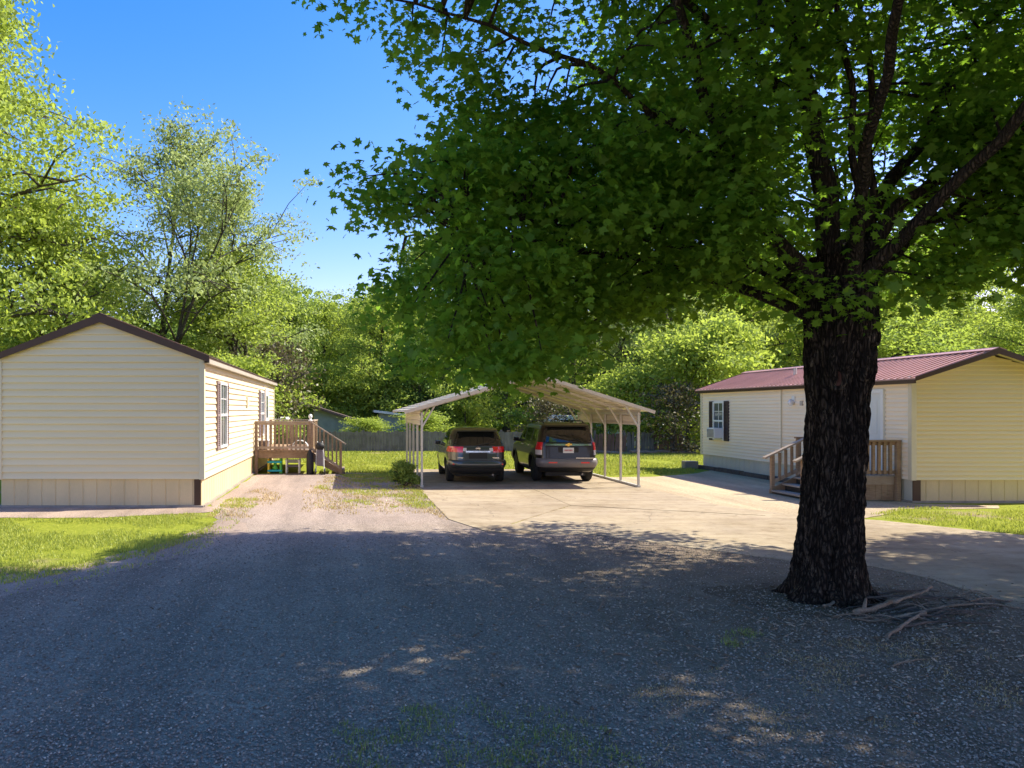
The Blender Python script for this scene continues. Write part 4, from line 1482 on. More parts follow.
def build_cars():
    lv = [(.24, -2.02, 2.1, .80), (.36, -2.20, 2.25, .87), (.55, -2.27, 2.30, .90), (.72, -2.25, 2.28, .908), (.88, -2.22, 2.20, .905), (.98, -2.21, 1.85, .89), (1.04, -2.20, 1.35, .875),
          (1.10, -2.18, 1.08, .86), (1.30, -2.04, .75, .80), (1.48, -1.86, .42, .73), (1.56, -1.76, .22, .685), (1.62, -1.62, 0, .60), (1.65, -1.4, -.25, .48), (1.665, -1.0, -.55, .28)]
    pi = math.pi
    spec = dict(rear_glass=(1.13, 1.53, .84, .80), side_glass=[(-1.75, -1.2, -1.5, -1.15, 1.14, 1.46), (-1.1, -.1, -1.05, -.15, 1.10, 1.5), (0.0, .85, -.05, .28, 1.10, 1.5)],
                mirror=(.86, .72, 1.03), handles=(-.85, .2), belt=1.06, rails=None, windscreen=(1.12, 1.5),
                tail=[(.93, 1.10, 1.5 * pi + .17, 2 * pi - .42, 'tail_red'), (.965, 1.06, 1.5 * pi + .09, 1.5 * pi + .168, 'lens_clear')],
                head=[(.72, .88, .25 * pi, .4 * pi)], bumper=(.47, .70, 'paint_grey'), valance=(.28, .46))
    car, S = make_car('parked_crossover', 'dark slate rounded hatchback crossover parked on the left under the carport', lv, 5.0, 'paint_grey', (-1.33, 1.38), .34, .22, .86, 'rim', spec)
    # hatch details
    z = .965

    def strip(u, v, o):
        zz = lerp(.93, .975, v)
        x = lerp(-.36, .36, u)
        return (x, S.rear_y(x, zz) - o, zz)
    patch(strip, 12, 2, .025).build('chrome_strip', 'chrome', car)
    em = MB().lathe([(.062, -.012), (.055, 0), (.048, 0), (.045, -.012)], (0, S.rear_y(0, 1.045) - .016, 1.045), 'y', 20)
    eo = em.build('emblem', 'chrome', car, smooth=True)
    MB().box(-.075, S.rear_y(0, 1.045) - .034, 1.03, .075, S.rear_y(0, 1.045) - .02, 1.06).build('emblem_bar', 'chrome', eo)
    MB().box(-.27, S.rear_y(0, .8) - .012, .74, .27, S.rear_y(0, .8) + .02, .91).build('plate_recess', 'black', car, bevel=.01)
    MB().box(.36, S.rear_y(.5, .77) - .012, .755, .62, S.rear_y(.5, .77) + .03, .785).build('badge', 'chrome', car)
    MB().box(-.6, S.rear_y(.5, .77) - .012, .755, -.38, S.rear_y(.5, .77) + .03, .78).build('badge', 'chrome', car)
    sp = MB()
    sp.add([(-.62, -1.98, 1.545), (.62, -1.98, 1.545), (.60, -1.7, 1.60), (-.60, -1.7, 1.60), (-.62, -1.97, 1.575), (.62, -1.97, 1.575), (.60, -1.68, 1.635), (-.60, -1.68, 1.635)],
           [(0, 3, 2, 1), (4, 5, 6, 7), (0, 1, 5, 4), (1, 2, 6, 5), (2, 3, 7, 6), (3, 0, 4, 7)])
    sp.build('spoiler', 'paint_grey', car, bevel=.012)
    wp = MB().beam((0, S.rear_y(0, 1.15) - .03, 1.14), (.34, S.rear_y(.34, 1.19) - .03, 1.2), .015, .02)
    wp.build('wiper', 'black', car)
    for s in (-1, 1):
        MB().box(s * .66 - .08, S.rear_y(.66, .58) - .06, .56, s * .66 + .08, S.rear_y(.66, .58) - .02, .6).build('reflector', 'tail_red', car)
    car.location = (3.86, 24.9, .018)
    car.rotation_euler = (0, 0, rad(-2.0))

    lv = [(.32, -2.2, 2.2, .82), (.44, -2.36, 2.36, .89), (.62, -2.40, 2.40, .915), (.80, -2.38, 2.38, .925), (1.0, -2.36, 2.28, .92), (1.10, -2.35, 1.75, .905), (1.16, -2.34, 1.35, .89), (1.22, -2.33, 1.2, .875),
          (1.45, -2.23, .86, .81), (1.63, -2.14, .58, .755), (1.71, -2.06, .40, .71), (1.76, -1.9, .15, .63), (1.785, -1.6, -.1, .5), (1.80, -1.1, -.5, .3)]
    spec = dict(rear_glass=(1.22, 1.66, .87, .86), side_glass=[(-2.0, -1.25, -1.85, -1.25, 1.25, 1.6), (-1.15, -.2, -1.15, -.2, 1.22, 1.62), (-.1, .95, -.1, .42, 1.22, 1.62)],
                mirror=(.88, .8, 1.13), handles=(-.95, .1), belt=1.18, rails=(-1.75, .1, .6, 1.84), windscreen=(1.24, 1.66),
                tail=[(.99, 1.22, 1.5 * pi + .50, 2 * pi - .50, 'tail_red'), (.84, .985, 1.5 * pi + .50, 2 * pi - .50, 'lens_clear')],
                head=[(.82, 1.0, .25 * pi, .42 * pi)], bumper=(.47, .74, 'bumper_grey'), valance=(.36, .46), handle_m='chrome')
    car, S = make_car('parked_suv', 'black boxy off-roader with chrome tailgate strip parked on the right under the carport', lv, 8.0, 'paint_dark', (-1.45, 1.45), .37, .24, .88, 'rim_dark', spec)

    def strip(u, v, o):
        zz = lerp(1.12, 1.175, v)
        x = lerp(-.68, .68, u)
        return (x, S.rear_y(x, zz) - o, zz)
    patch(strip, 16, 2, .028).build('chrome_strip', 'chrome', car)
    y = S.rear_y(0, 1.14) - .045
    em = MB()
    pts = [(-.09, -.022), (-.03, -.022), (-.03, -.045), (.03, -.045), (.03, -.012), (.1, -.012), (.1, .03), (.035, .03), (.035, .05), (-.025, .05), (-.025, .02), (-.09, .02)]
    n = len(pts)
    em.add([(a, y, 1.147 + b) for a, b in pts] + [(a, y + .02, 1.147 + b) for a, b in pts], [tuple(range(n)), tuple(range(2 * n - 1, n - 1, -1))] + [(i, i + n, (i + 1) % n + n, (i + 1) % n) for i in range(n)])
    fix_normals(em.build('emblem', 'gold', car))
    yy = S.rear_y(0, .97) - .02
    pl = MB().box(-.16, yy, .90, .16, yy + .02, 1.06)
    p = pl.build('licence_plate', 'plate', car, bevel=.006)
    pr = MB()
    for k in range(6):
        pr.box(-.115 + k * .04, yy - .004, .955, -.09 + k * .04, yy - .001, 1.005)
    pr.build('plate_print', 'plate_red', p)
    MB().box(-.3, S.rear_y(0, .98) - .006, .86, .3, S.rear_y(0, .98) + .02, 1.09).build('plate_recess', 'black', car, bevel=.01)
    sp = MB()
    sp.add([(-.66, -2.26, 1.685), (.66, -2.26, 1.685), (.62, -1.9, 1.75), (-.62, -1.9, 1.75), (-.66, -2.25, 1.72), (.66, -2.25, 1.72), (.62, -1.88, 1.79), (-.62, -1.88, 1.79)],
           [(0, 3, 2, 1), (4, 5, 6, 7), (0, 1, 5, 4), (1, 2, 6, 5), (2, 3, 7, 6), (3, 0, 4, 7)])
    sp.build('spoiler', 'paint_dark', car, bevel=.012)
    wp = MB().tube([(0, S.rear_y(0, 1.21) - .03, 1.2), (.1, S.rear_y(.1, 1.28) - .03, 1.29), (.25, S.rear_y(.25, 1.29) - .03, 1.31), (.38, S.rear_y(.38, 1.25) - .03, 1.25)], [.01] * 4, 6)
    wp.build('wiper', 'black', car)
    MB().box(-.6, S.rear_y(.5, .6) - .075, .60, -.35, S.rear_y(.5, .6) - .03, .64).build('reflector', 'tail_red', car)
    MB().box(.35, S.rear_y(.5, .6) - .075, .60, .6, S.rear_y(.5, .6) - .03, .64).build('reflector', 'tail_red', car)
    MB().box(.2, S.rear_y(.4, .75) - .05, .742, .75, S.rear_y(.4, .75) + .05, .765).build('bumper_pad', 'chrome', car)
    for wy in (-1.45, 1.45):
        for s in (-1, 1):
            fl = MB()
            prev = None
            for k in range(13):
                a = math.pi * k / 12
                for r in (.44, .50):
                    yq, zq = wy + r * math.cos(a), .38 + r * math.sin(a)
                    x = S.side_x(yq, max(zq, .42))
                    fl.v.append((s * (x + .02), yq, zq))
                    fl.v.append((s * (x - .03), yq, zq))
                if k:
                    b = (k - 1) * 4
                    c_ = k * 4
                    fl.f += [(b, c_, c_ + 2, b + 2), (b + 1, b + 3, c_ + 3, c_ + 1), (b, b + 1, c_ + 1, c_), (b + 2, c_ + 2, c_ + 3, b + 3)]
            fix_normals(fl.build('wheel_arch_trim', 'black', car))
    car.location = (6.60, 25.25, .018)
    car.rotation_euler = (0, 0, rad(-2.2))


# ------------------------------------------------------------------ back yard
def build_back():
    # plank fence
    Yf = 40.0
    P = thing('plank_fence', 'weathered grey plank fence along the back lawn', 'fence', (0, Yf, 0))
    x = -6.5
    k = 0
    rng = random.Random(5)
    while x < 8.0:
        s = MB()
        q = x
        while q < x + 2.4 - .02:
            h = 1.08 + rng.uniform(-.05, .04)
            s.box(q, Yf - .01 + rng.uniform(-.01, .01), .05, q + .135, Yf + .02, h)
            q += .142
        s.box(x, Yf + .03, .25, x + 2.38, Yf + .07, .34)
        s.box(x, Yf + .03, .8, x + 2.38, Yf + .07, .89)
        s.build('board_panel', 'fence', P)
        MB().box(x - .06, Yf + .08, 0, x + .06, Yf + .18, 1.15).build('post', 'fence', P)
        x += 2.4
        k += 1
    P = thing('plank_fence', 'broken brown plank fence leaning behind the right side of the carport', 'fence', (15, 39.5, 0))
    x = 12.6
    k = 0
    while x < 17.0:
        s = MB()
        q = x
        while q < x + 1.45:
            h = (1.05 if k % 2 else .95) + rng.uniform(-.08, .05)
            s.beam((q, 39.4, .02), (q + rng.uniform(-.06, .06) + (.08 if k == 0 else 0), 39.4 + rng.uniform(-.05, .05), h), .13, .02, up=(0, 1, 0))
            q += .145
        s.build('board_panel', 'fence' if k == 1 else 'fence_brown', P)
        MB().box(x - .05, 39.5, 0, x + .05, 39.6, 1.15).build('post', 'fence', P)
        x += 1.5
        k += 1

    # sheds beyond the fence
    def shed(label, x0, x1, y0, y1, zl, zr_, wall, roof, ov=.35):
        r = thing('garden_shed', label, 'shed', ((x0 + x1) / 2, (y0 + y1) / 2, 0))
        w = MB()
        w.add([(x0, y0, 0), (x1, y0, 0), (x1, y1, 0), (x0, y1, 0), (x0, y0, zl), (x1, y0, zr_), (x1, y1, zr_), (x0, y1, zl)], [(0, 1, 5, 4), (1, 2, 6, 5), (2, 3, 7, 6), (3, 0, 4, 7)])
        w.build('wall', wall, r)
        f = MB()
        k_ = (zr_ - zl) / (x1 - x0)
        vs = [(x0 - ov, y0 - ov, zl - k_ * ov), (x1 + ov, y0 - ov, zr_ + k_ * ov), (x1 + ov, y1 + ov, zr_ + k_ * ov), (x0 - ov, y1 + ov, zl - k_ * ov)]
        vs = [(a, b, c + .02) for a, b, c in vs] + [(a, b, c + .16) for a, b, c in vs]
        f.add(vs, [(3, 2, 1, 0), (4, 5, 6, 7), (0, 1, 5, 4), (1, 2, 6, 5), (2, 3, 7, 6), (3, 0, 4, 7)])
        f.build('roof', roof, r)
        b = MB()
        q = x0 + .3
        while q < x1 - .1:
            zt = zl + k_ * (q - x0)
            b.box(q, y0 - .02, .1, q + .05, y0 - .004, zt - .05)
            q += .5
        b.build('batten', wall, r)
        return r
    shed('blue grey shed with dark sloping roof behind the left part of the back fence', -2.1, 1.2, 44.5, 47.5, 2.3, 1.25, 'shed', 'shed_roof')
    shed('low shed with pale metal roof behind the middle of the back fence', 1.8, 4.2, 47.0, 49.5, 2.0, 1.7, 'shed', 'pale_roof')
    shed('pale blue metal building behind the right side of the carport', 16.0, 19.5, 47.0, 50.0, 2.05, 1.75, 'pale_roof', 'pale_roof')

    # white caravan far behind
    r = thing('caravan', 'white caravan far behind the black off-roader', 'caravan', (13.6, 48, 0))
    b = MB()
    pts = [(12.4, .5), (14.2, .5), (14.4, .8), (14.35, 1.5), (14.1, 1.85), (12.8, 1.9), (12.35, 1.6), (12.3, .8)]
    n = len(pts)
    b.add([(a, 47, c) for a, c in pts] + [(a, 49, c) for a, c in pts], [tuple(range(n)), tuple(range(2 * n - 1, n - 1, -1))] + [(i, i + n, (i + 1) % n + n, (i + 1) % n) for i in range(n)])
    fix_normals(b.build('body', 'white', r, bevel=.05))
    MB().box(12.8, 46.97, 1.2, 13.8, 46.995, 1.6).build('window', 'glass', r)
    for px in (12.9, 13.8):
        MB().lathe([(.3, -.1), (.3, .1)], (px, 47.15, .3), 'y', 18).build('wheel', 'rubber', r)
    MB().box(12.6, 47.1, .3, 14.1, 48.9, .498).build('chassis', 'black', r)
    r = thing('propane_tank', 'white horizontal tank standing behind the left porch', 'tank', (-4.3, 45, 0))
    MB().lathe([(.05, -1.0), (.35, -.9), (.45, -.7), (.45, .7), (.35, .9), (.05, 1.0)], (-4.3, 45, 1.35), 'x', 20).build('vessel', 'white', r, smooth=True)
    for q in (-4.9, -3.7):
        MB().box(q - .08, 44.7, 0, q + .08, 45.3, 1.0).build('leg', 'galv', r)

    # logs and brush at the foot of the back fence
    rr = random.Random(12)
    for k in range(9):
        px = 9.8 + k * .85 + rr.uniform(-.2, .2)
        py = 38.2 + rr.uniform(-.4, .4)
        L = rr.uniform(.7, 1.6)
        a = rr.uniform(-.5, .5)
        rd = rr.uniform(.05, .11)
        o = MB().tube([(px - L / 2 * math.cos(a), py - L / 2 * math.sin(a), rd), (px, py, rd + .02), (px + L / 2 * math.cos(a), py + L / 2 * math.sin(a), rd)], [rd, rd * .95, rd * .8], 9).build('fallen_log', 'stick', None)
        tag(o, 'grey log lying at the edge of the back lawn by the brown fence', 'log', 'logs along the back lawn')


# ------------------------------------------------------------------ vegetation
MAPLE_T = [(0, -.42, 0), (.2, -.47, -.03), (.17, -.28, .0), (.53, -.15, -.12), (.34, .01, -.02), (.50, .32, -.14), (.21, .21, .0), (0, .62, -.14), (-.21, .21, .0), (-.50, .32, -.14), (-.34, .01, -.02), (-.53, -.15, -.12), (-.17, -.28, .0), (-.2, -.47, -.03)]
LEAF_T = [(0, -.5, 0), (.24, -.12, .07), (.17, .25, .05), (0, .52, -.06), (-.17, .25, .05), (-.24, -.12, .07)]


def smooth_path(pts, n=4):
    pts = [Vector(p) for p in pts]
    out = []
    for i in range(len(pts) - 1):
        p0, p1, p2, p3 = pts[max(i - 1, 0)], pts[i], pts[i + 1], pts[min(i + 2, len(pts) - 1)]
        for k in range(n):
            t = k / n
            out.append(.5 * ((2 * p1) + (p2 - p0) * t + (2 * p0 - 5 * p1 + 4 * p2 - p3) * t * t + (3 * p1 - p0 - 3 * p2 + p3) * t ** 3))
    out.append(pts[-1])
    return out


def px(x, y, Y):
    """surveyed point of the maple at depth Y"""
    return ((x - 350) / 768 * Y, Y, H - (y - 410) * Y / 768)


def build_maple():
    bx, by = 5.58, 9.0
    root = thing('maple_tree', 'big spreading maple with black ridged trunk in the shaded gravel yard', 'tree', (bx, by, 0))
    rng = np.random.default_rng(11)
    # trunk with ridged bark and root flare
    mb = MB()
    nseg, prof = 112, []
    zs = list(np.linspace(-.03, 4.0, 130))
    for z in zs:
        r = np.interp(z, [-.03, .05, .15, .35, .7, 1.2, 1.8, 2.3, 2.8, 3.15, 3.5, 4.0], [.66, .58, .52, .455, .405, .375, .365, .368, .415, .455, .45, .38])
        cx = np.interp(z, [0, 1.7, 3.1, 4], [5.58, 5.68, 5.745, 5.76])
        for k in range(nseg):
            t = 2 * math.pi * k / nseg
            c, s = math.cos(t), math.sin(t)
            fl = max(0, 1 - z / .6) ** 2 * (.16 * math.cos(5 * t + .8) + .10 * math.cos(3 * t + 2.0))
            w = mnoise.noise(Vector((c * 3.2, s * 3.2, z * .9)))
            rg = 1 - abs(mnoise.noise(Vector((c * 6.5, s * 6.5, z * 1.2 + 3)))) * 2
            rg2 = 1 - abs(mnoise.noise(Vector((c * 12, s * 12, z * 3.2 + 8)))) * 2
            fine = mnoise.noise(Vector((c * 22, s * 22, z * 14)))
            rr = .70 * r * (1 + fl + .05 * w) + .046 * rg + .028 * rg2 + .017 * fine
            lump = .07 * math.exp(-((z - 2.72) / .22) ** 2) * (math.exp(-((t - 4.1) / .4) ** 2) + math.exp(-((t - 5.3) / .3) ** 2))
            rr += lump
            mb.v.append((cx + c * rr, by + s * rr, z))
    for i in range(len(zs) - 1):
        for k in range(nseg):
            k2 = (k + 1) % nseg
            mb.f.append((i * nseg + k, i * nseg + k2, (i + 1) * nseg + k2, (i + 1) * nseg + k))
    # surface roots sinking into the gravel
    for k, (a, L, r) in enumerate(((3.5, .28, .09), (4.3, .40, .085), (5.0, .45, .09), (5.9, .5, .10), (.5, .7, .09), (1.6, .7, .09), (2.6, .35, .1))):
        pts = []
        for q in range(6):
            t = q / 5
            aa = a + .35 * t * math.sin(k * 2.1)
            d = .26 + L * t
            pts.append((5.58 + d * math.cos(aa), by + d * math.sin(aa), .20 * (1 - t) ** 2.2 - .035 * t - .01 + .015 * mnoise.noise(Vector((q * 1.3, k, 0)))))
        mb.tube(smooth_path(pts, 3), [lerp(r * 1.3, .03, (j / 15)) * (1 + .2 * mnoise.noise(Vector((j * .7, k * 3, 1)))) for j in range(16)], 10)
    mb.build('trunk', 'bark', root, smooth=True)
    # scars of cut limbs
    for (t, z, r, m) in ((4.12, 2.56, .055, ('scar', 1.9)), (5.30, 3.02, .06, ('bark', 1.15)), (5.0, 2.60, .035, ('scar', 1.6))):
        c, s = math.cos(t), math.sin(t)
        rb = .70 * np.interp(z, [1.8, 2.3, 2.8, 3.15, 3.5], [.365, .368, .415, .455, .45]) + .055
        cxx = np.interp(z, [0, 1.7, 3.1, 4], [5.58, 5.68, 5.745, 5.76])
        base = Vector((cxx + c * rb, by + s * rb, z))
        d = Vector((c, s, -.10)).normalized()
        a = d.cross(Vector((0, 0, 1))).normalized()
        b = a.cross(d)
        q = MB()
        n = 20
        for ring, (rr, o) in enumerate(((r * 2.0, -.10), (r * 1.7, -.01), (r * 1.35, .035), (r * 1.05, .04), (r * .85, .012))):
            for k in range(n):
                th = 2 * math.pi * k / n
                wv = 1 + .13 * mnoise.noise(Vector((math.cos(th) * 1.5, math.sin(th) * 1.5, z + ring * .3)))
                q.v.append(tuple(base + d * o + (a * math.cos(th) * rr + b * math.sin(th) * rr * m[1]) * wv))
            if ring:
                for k in range(n):
                    k2 = (k + 1) % n
                    q.f.append(((ring - 1) * n + k, (ring - 1) * n + k2, ring * n + k2, ring * n + k))
        cal = q.build('branch_scar', 'bark', root, smooth=True)
        q2 = MB()
        for rr, o in ((r * .9, .014), (r * .5, .0), (r * .1, -.03)):
            for k in range(n):
                th = 2 * math.pi * k / n
                q2.v.append(tuple(base + d * o + (a * math.cos(th) * rr + b * math.sin(th) * rr * m[1])))
        for ring in (1, 2):
            for k in range(n):
                k2 = (k + 1) % n
                q2.f.append(((ring - 1) * n + k, (ring - 1) * n + k2, ring * n + k2, ring * n + k))
        q2.f.append(tuple(2 * n + k for k in range(n)))
        q2.build('scar_heart', m[0], cal, smooth=True)
    # limbs
    limbs = [
        ([(5.74, 9, 3.3), px(800, 262, 8.9), px(765, 225, 8.8), px(742, 195, 8.7), px(718, 125, 8.6), px(690, 40, 8.5), px(665, -60, 8.4), (3.2, 8.3, 9.0), (2.8, 8.2, 10.5)], .19, .03),
        ([(5.74, 9.05, 3.6), px(826, 200, 9.1), px(803, 80, 9.2), px(790, -30, 9.4), (5.0, 9.6, 9.5), (4.9, 9.8, 12.2)], .26, .04),
        ([(5.8, 8.9, 3.7), px(858, 200, 8.8), px(850, 100, 8.7), px(840, -10, 8.6), (5.6, 8.4, 9.5)], .085, .03),
        ([(5.85, 9.1, 3.8), px(873, 190, 9.0), px(868, 60, 9.0), px(862, -40, 9.0), (6.0, 9.0, 10)], .075, .03),
        ([(5.85, 9.0, 3.5), px(890, 215, 8.9), px(925, 188, 8.8), px(985, 140, 8.6), px(1050, 95, 8.4), (9.2, 8.2, 7.3), (10.6, 8.1, 8.6)], .16, .03),
        ([(5.88, 9.1, 3.4), px(905, 240, 9.3), px(960, 208, 9.4), px(1024, 170, 9.4), px(1100, 130, 9.4), (10.8, 9.5, 6.6), (12.2, 9.6, 7.2)], .17, .03),
        ([(5.85, 9.15, 3.9), px(905, 165, 9.4), px(945, 100, 9.5), px(1005, 5, 9.6), px(1060, -90, 9.8), (9.5, 10, 10.0)], .15, .03),
        ([(5.70, 9.15, 3.3), px(790, 290, 9.3), px(740, 262, 9.4), px(640, 240, 9.4), px(540, 222, 9.3), px(470, 232, 9.1)], .10, .02),
        ([(5.70, 9.1, 3.2), (4.6, 9.9, 3.9), (3.2, 10.9, 4.5), (1.8, 11.8, 4.9), (.9, 12.4, 5.0)], .13, .02),
        ([(5.72, 9.2, 3.4), (5.4, 10.6, 4.4), (4.9, 12.4, 5.2), (4.5, 14.2, 5.6)], .13, .02),
        ([(5.80, 9.2, 3.5), (6.8, 10.6, 4.4), (8.0, 12.2, 5.2), (8.8, 13.6, 5.6)], .13, .02),
        ([(5.74, 8.8, 3.6), (5.2, 7.6, 5.2), (4.6, 6.0, 6.6), (4.2, 4.6, 7.6)], .13, .02),
        ([(5.80, 8.8, 3.6), (6.6, 7.4, 5.2), (7.4, 6.0, 6.6), (8.2, 4.9, 7.4)], .13, .02),
        ([(4.9, 8.9, 4.6), (3.4, 8.6, 5.6), (1.8, 8.4, 6.3), (.3, 8.3, 6.7)], .08, .015),
        ([(5.2, 9.2, 6.0), (3.8, 9.6, 7.6), (2.2, 10, 8.6), (.9, 10.2, 9.2)], .10, .015),
        ([(5.1, 9.5, 7.0), (5.8, 11, 8.8), (6.2, 12.5, 9.8)], .10, .015),
        ([(5.3, 9.2, 6.5), (7.2, 9.6, 8.6), (8.8, 10, 10.0)], .10, .015),
        ([(5.2, 9.0, 6.5), (4.4, 7.2, 8.6), (3.8, 5.8, 10.0)], .10, .015),
    ]
    lm = MB()
    samples = []
    for pts, r0, r1 in limbs:
        sp = smooth_path(pts, 6)
        n = len(sp)
        for i in range(1, n - 1):
            sp[i] = sp[i] + Vector((mnoise.noise(sp[i] * 1.3), mnoise.noise(sp[i] * 1.3 + Vector((7, 3, 1))), mnoise.noise(sp[i] * 1.3 + Vector((2, 9, 5))))) * .10
        rs = [.66 * lerp(r0, r1, (i / (n - 1)) ** .7) * (1 + .12 * mnoise.noise(sp[i] * 3)) for i in range(n)]
        rs[0] *= 1.3
        rs[1] *= 1.15
        lm.tube(sp, rs, 14)
        for i, p in enumerate(sp):
            if i > n * .25:
                samples.append(p)
    lm.build('limbs', 'bark_limb', root, smooth=True)
    sam = np.array([tuple(p) for p in samples])

    # crown: leafy sprays filling the crown's own shape
    def left_x(z):
        return np.interp(z, [2.3, 2.45, 3.1, 3.9, 4.6, 4.95, 5.15, 5.35, 5.9, 6.1, 6.3, 6.8, 8, 9.5, 11, 13], [.8, .55, .3, .2, .05, -.05, .25, 1.0, 1.1, .45, -.2, -.45, -.5, .1, 1.5, 4.5])

    def bot_z(x):
        return np.interp(x, [-.3, .3, .7, 2.0, 2.5, 2.9, 3.5, 4.1, 4.6, 5.3, 6.2, 7.0, 7.9, 10, 12.5], [4.2, 2.7, 2.5, 2.42, 2.75, 3.1, 3.05, 3.55, 3.3, 3.25, 3.2, 3.5, 3.6, 3.7, 4.6])
    cl = []
    while len(cl) < 2150:
        a = rng.random() * 6.283
        u = rng.random() ** .42
        z = 2.4 + rng.random() ** 1.15 * 10.8
        prof = np.interp(z, [2.4, 3.5, 5, 7, 9, 11, 12.6, 13.3], [6.1, 6.6, 6.7, 6.6, 5.8, 4.2, 2.2, .8])
        x = bx + .2 + prof * u * math.cos(a)
        y = by + .3 + prof * u * math.sin(a)
        k = max(y, 8.0) / 9.0
        zz = (z - H) / k + H
        xx = x / k
        if xx < left_x(zz) + .28 or zz < bot_z(xx) + .18:
            continue
        if y < 7.7 and z < 2.75 + .58 * y:
            continue
        if y < 9 and z < 3.3 and abs(x - 5.7) < .9:
            continue
        if ((x - 5.7) / 1.2) ** 2 + ((y - 8.5) / 1.15) ** 2 + ((z - 4.5) / 1.1) ** 2 < 1 and rng.random() < .85:
            continue
        sx_, sy_ = x - .94 * z, y - .19 * z
        if (sx_ < -3.3 and sy_ > 10.3) or (sx_ < 2 and sy_ > 13.5):
            continue          # crown shaped by its shadow: sprays shading lawn and lane left out
        w = mnoise.noise(Vector((x * .55, y * .55, z * .75)))
        if w < -.23:
            continue
        cl.append((x, y, z, u))
    # dense low skirt of the crown over the yard
    k0 = len(cl)
    while len(cl) < k0 + 130:
        x, y, z = rng.uniform(.1, 4.6), rng.uniform(8.0, 11.0), rng.uniform(2.5, 6.0)
        k = y / 9.0
        zz, xx = (z - H) / k + H, x / k
        if xx < left_x(zz) + .22 or zz < bot_z(xx) + .15 or (x - .94 * z < -3.3 and y - .19 * z > 10.3):
            continue
        if mnoise.noise(Vector((x * .9, y * .9, z * 1.1 + 20))) < -.12:
            continue
        cl.append((x, y, z, .9))
    # extra unseen sprays high over the drive, added to shade the yard
    for _ in range(110):
        cl.append((rng.uniform(7.6, 10.6), rng.uniform(5.2, 8.2), rng.uniform(7.2, 10.2), .9))
    # low sprays hanging round the fork, in front of the limbs
    while len(cl) < 2390 + 105:
        y = 7.7 + rng.random() * 1.1
        x = 3.9 + rng.random() * 4.6
        z = 3.25 + rng.random() * 2.3
        if z < np.interp(x, [3.9, 4.6, 5.3, 6.2, 7, 8.5], [3.6, 3.45, 3.5, 3.45, 3.6, 3.75]) or mnoise.noise(Vector((x * .8, y, z * .9 + 4))) < -.12 or (abs(x - 5.55) < .95 and z > 3.55):
            continue
        cl.append((x, y, z, .5))
    cl = np.array(cl)
    # twigs from the limbs to the sprays
    tw = MB()
    for (x, y, z, u) in cl[::2]:
        p = np.array([x, y, z])
        j = np.argmin(((sam - p) ** 2).sum(1) + 3 * np.maximum(0, sam[:, 2] - z) ** 2)
        q = Vector(sam[j])
        e = Vector(p)
        L = (e - q).length
        if L > 1.9 or L < .2:
            continue
        m = (q + e) / 2 + Vector((0, 0, .12 * L)) + Vector(rng.normal(0, .08 * L, 3))
        sp = smooth_path([q, m, e], 3)
        r = .012 + .010 * L
        tw.tube(sp, [lerp(r, .006, i / (len(sp) - 1)) for i in range(len(sp))], 5, cap=False)
    per = 104
    n = len(cl) * per
    c = np.repeat(cl[:, :3], per, axis=0)
    sizes = np.repeat(.34 + .34 * rng.random(len(cl)), per)
    off = rng.normal(0, 1, (n, 3))
    off /= np.maximum(1e-6, np.linalg.norm(off, axis=1, keepdims=True))
    off *= (rng.random(n) ** .5)[:, None]
    off *= sizes[:, None] * np.array([[1.25, 1.25, .62]])
    off[:, 2] -= .25 * (off[:, 0] ** 2 + off[:, 1] ** 2)
    cen = c + off
    nr = np.stack([rng.normal(0, .55, n), rng.normal(0, .55, n) - .1, np.full(n, .75) + rng.normal(0, .25, n)], 1)
    nr += off * .5
    S = .052 + .088 * rng.random(n) ** 1.2
    crown = inst_mesh('crown', MAPLE_T, [tuple(range(14))], cen, frames(nr, rng.random(n) * 6.283), S, 'maple_leaf', root)
    add_to(crown, tw, 'bark_limb')
    # the next tree along the drive, just out of the picture to the right: its shade falls on the concrete
    r2 = root.copy()
    C.objects.link(r2)
    r2.location = (17.6, 8.4, 0)
    r2.rotation_euler = (0, 0, rad(200))
    r2['label'] = 'second maple standing beside the concrete drive, right of the picture'
    for ch in root.children:
        c_ = ch.copy()
        C.objects.link(c_)
        c_.parent = r2
    return root


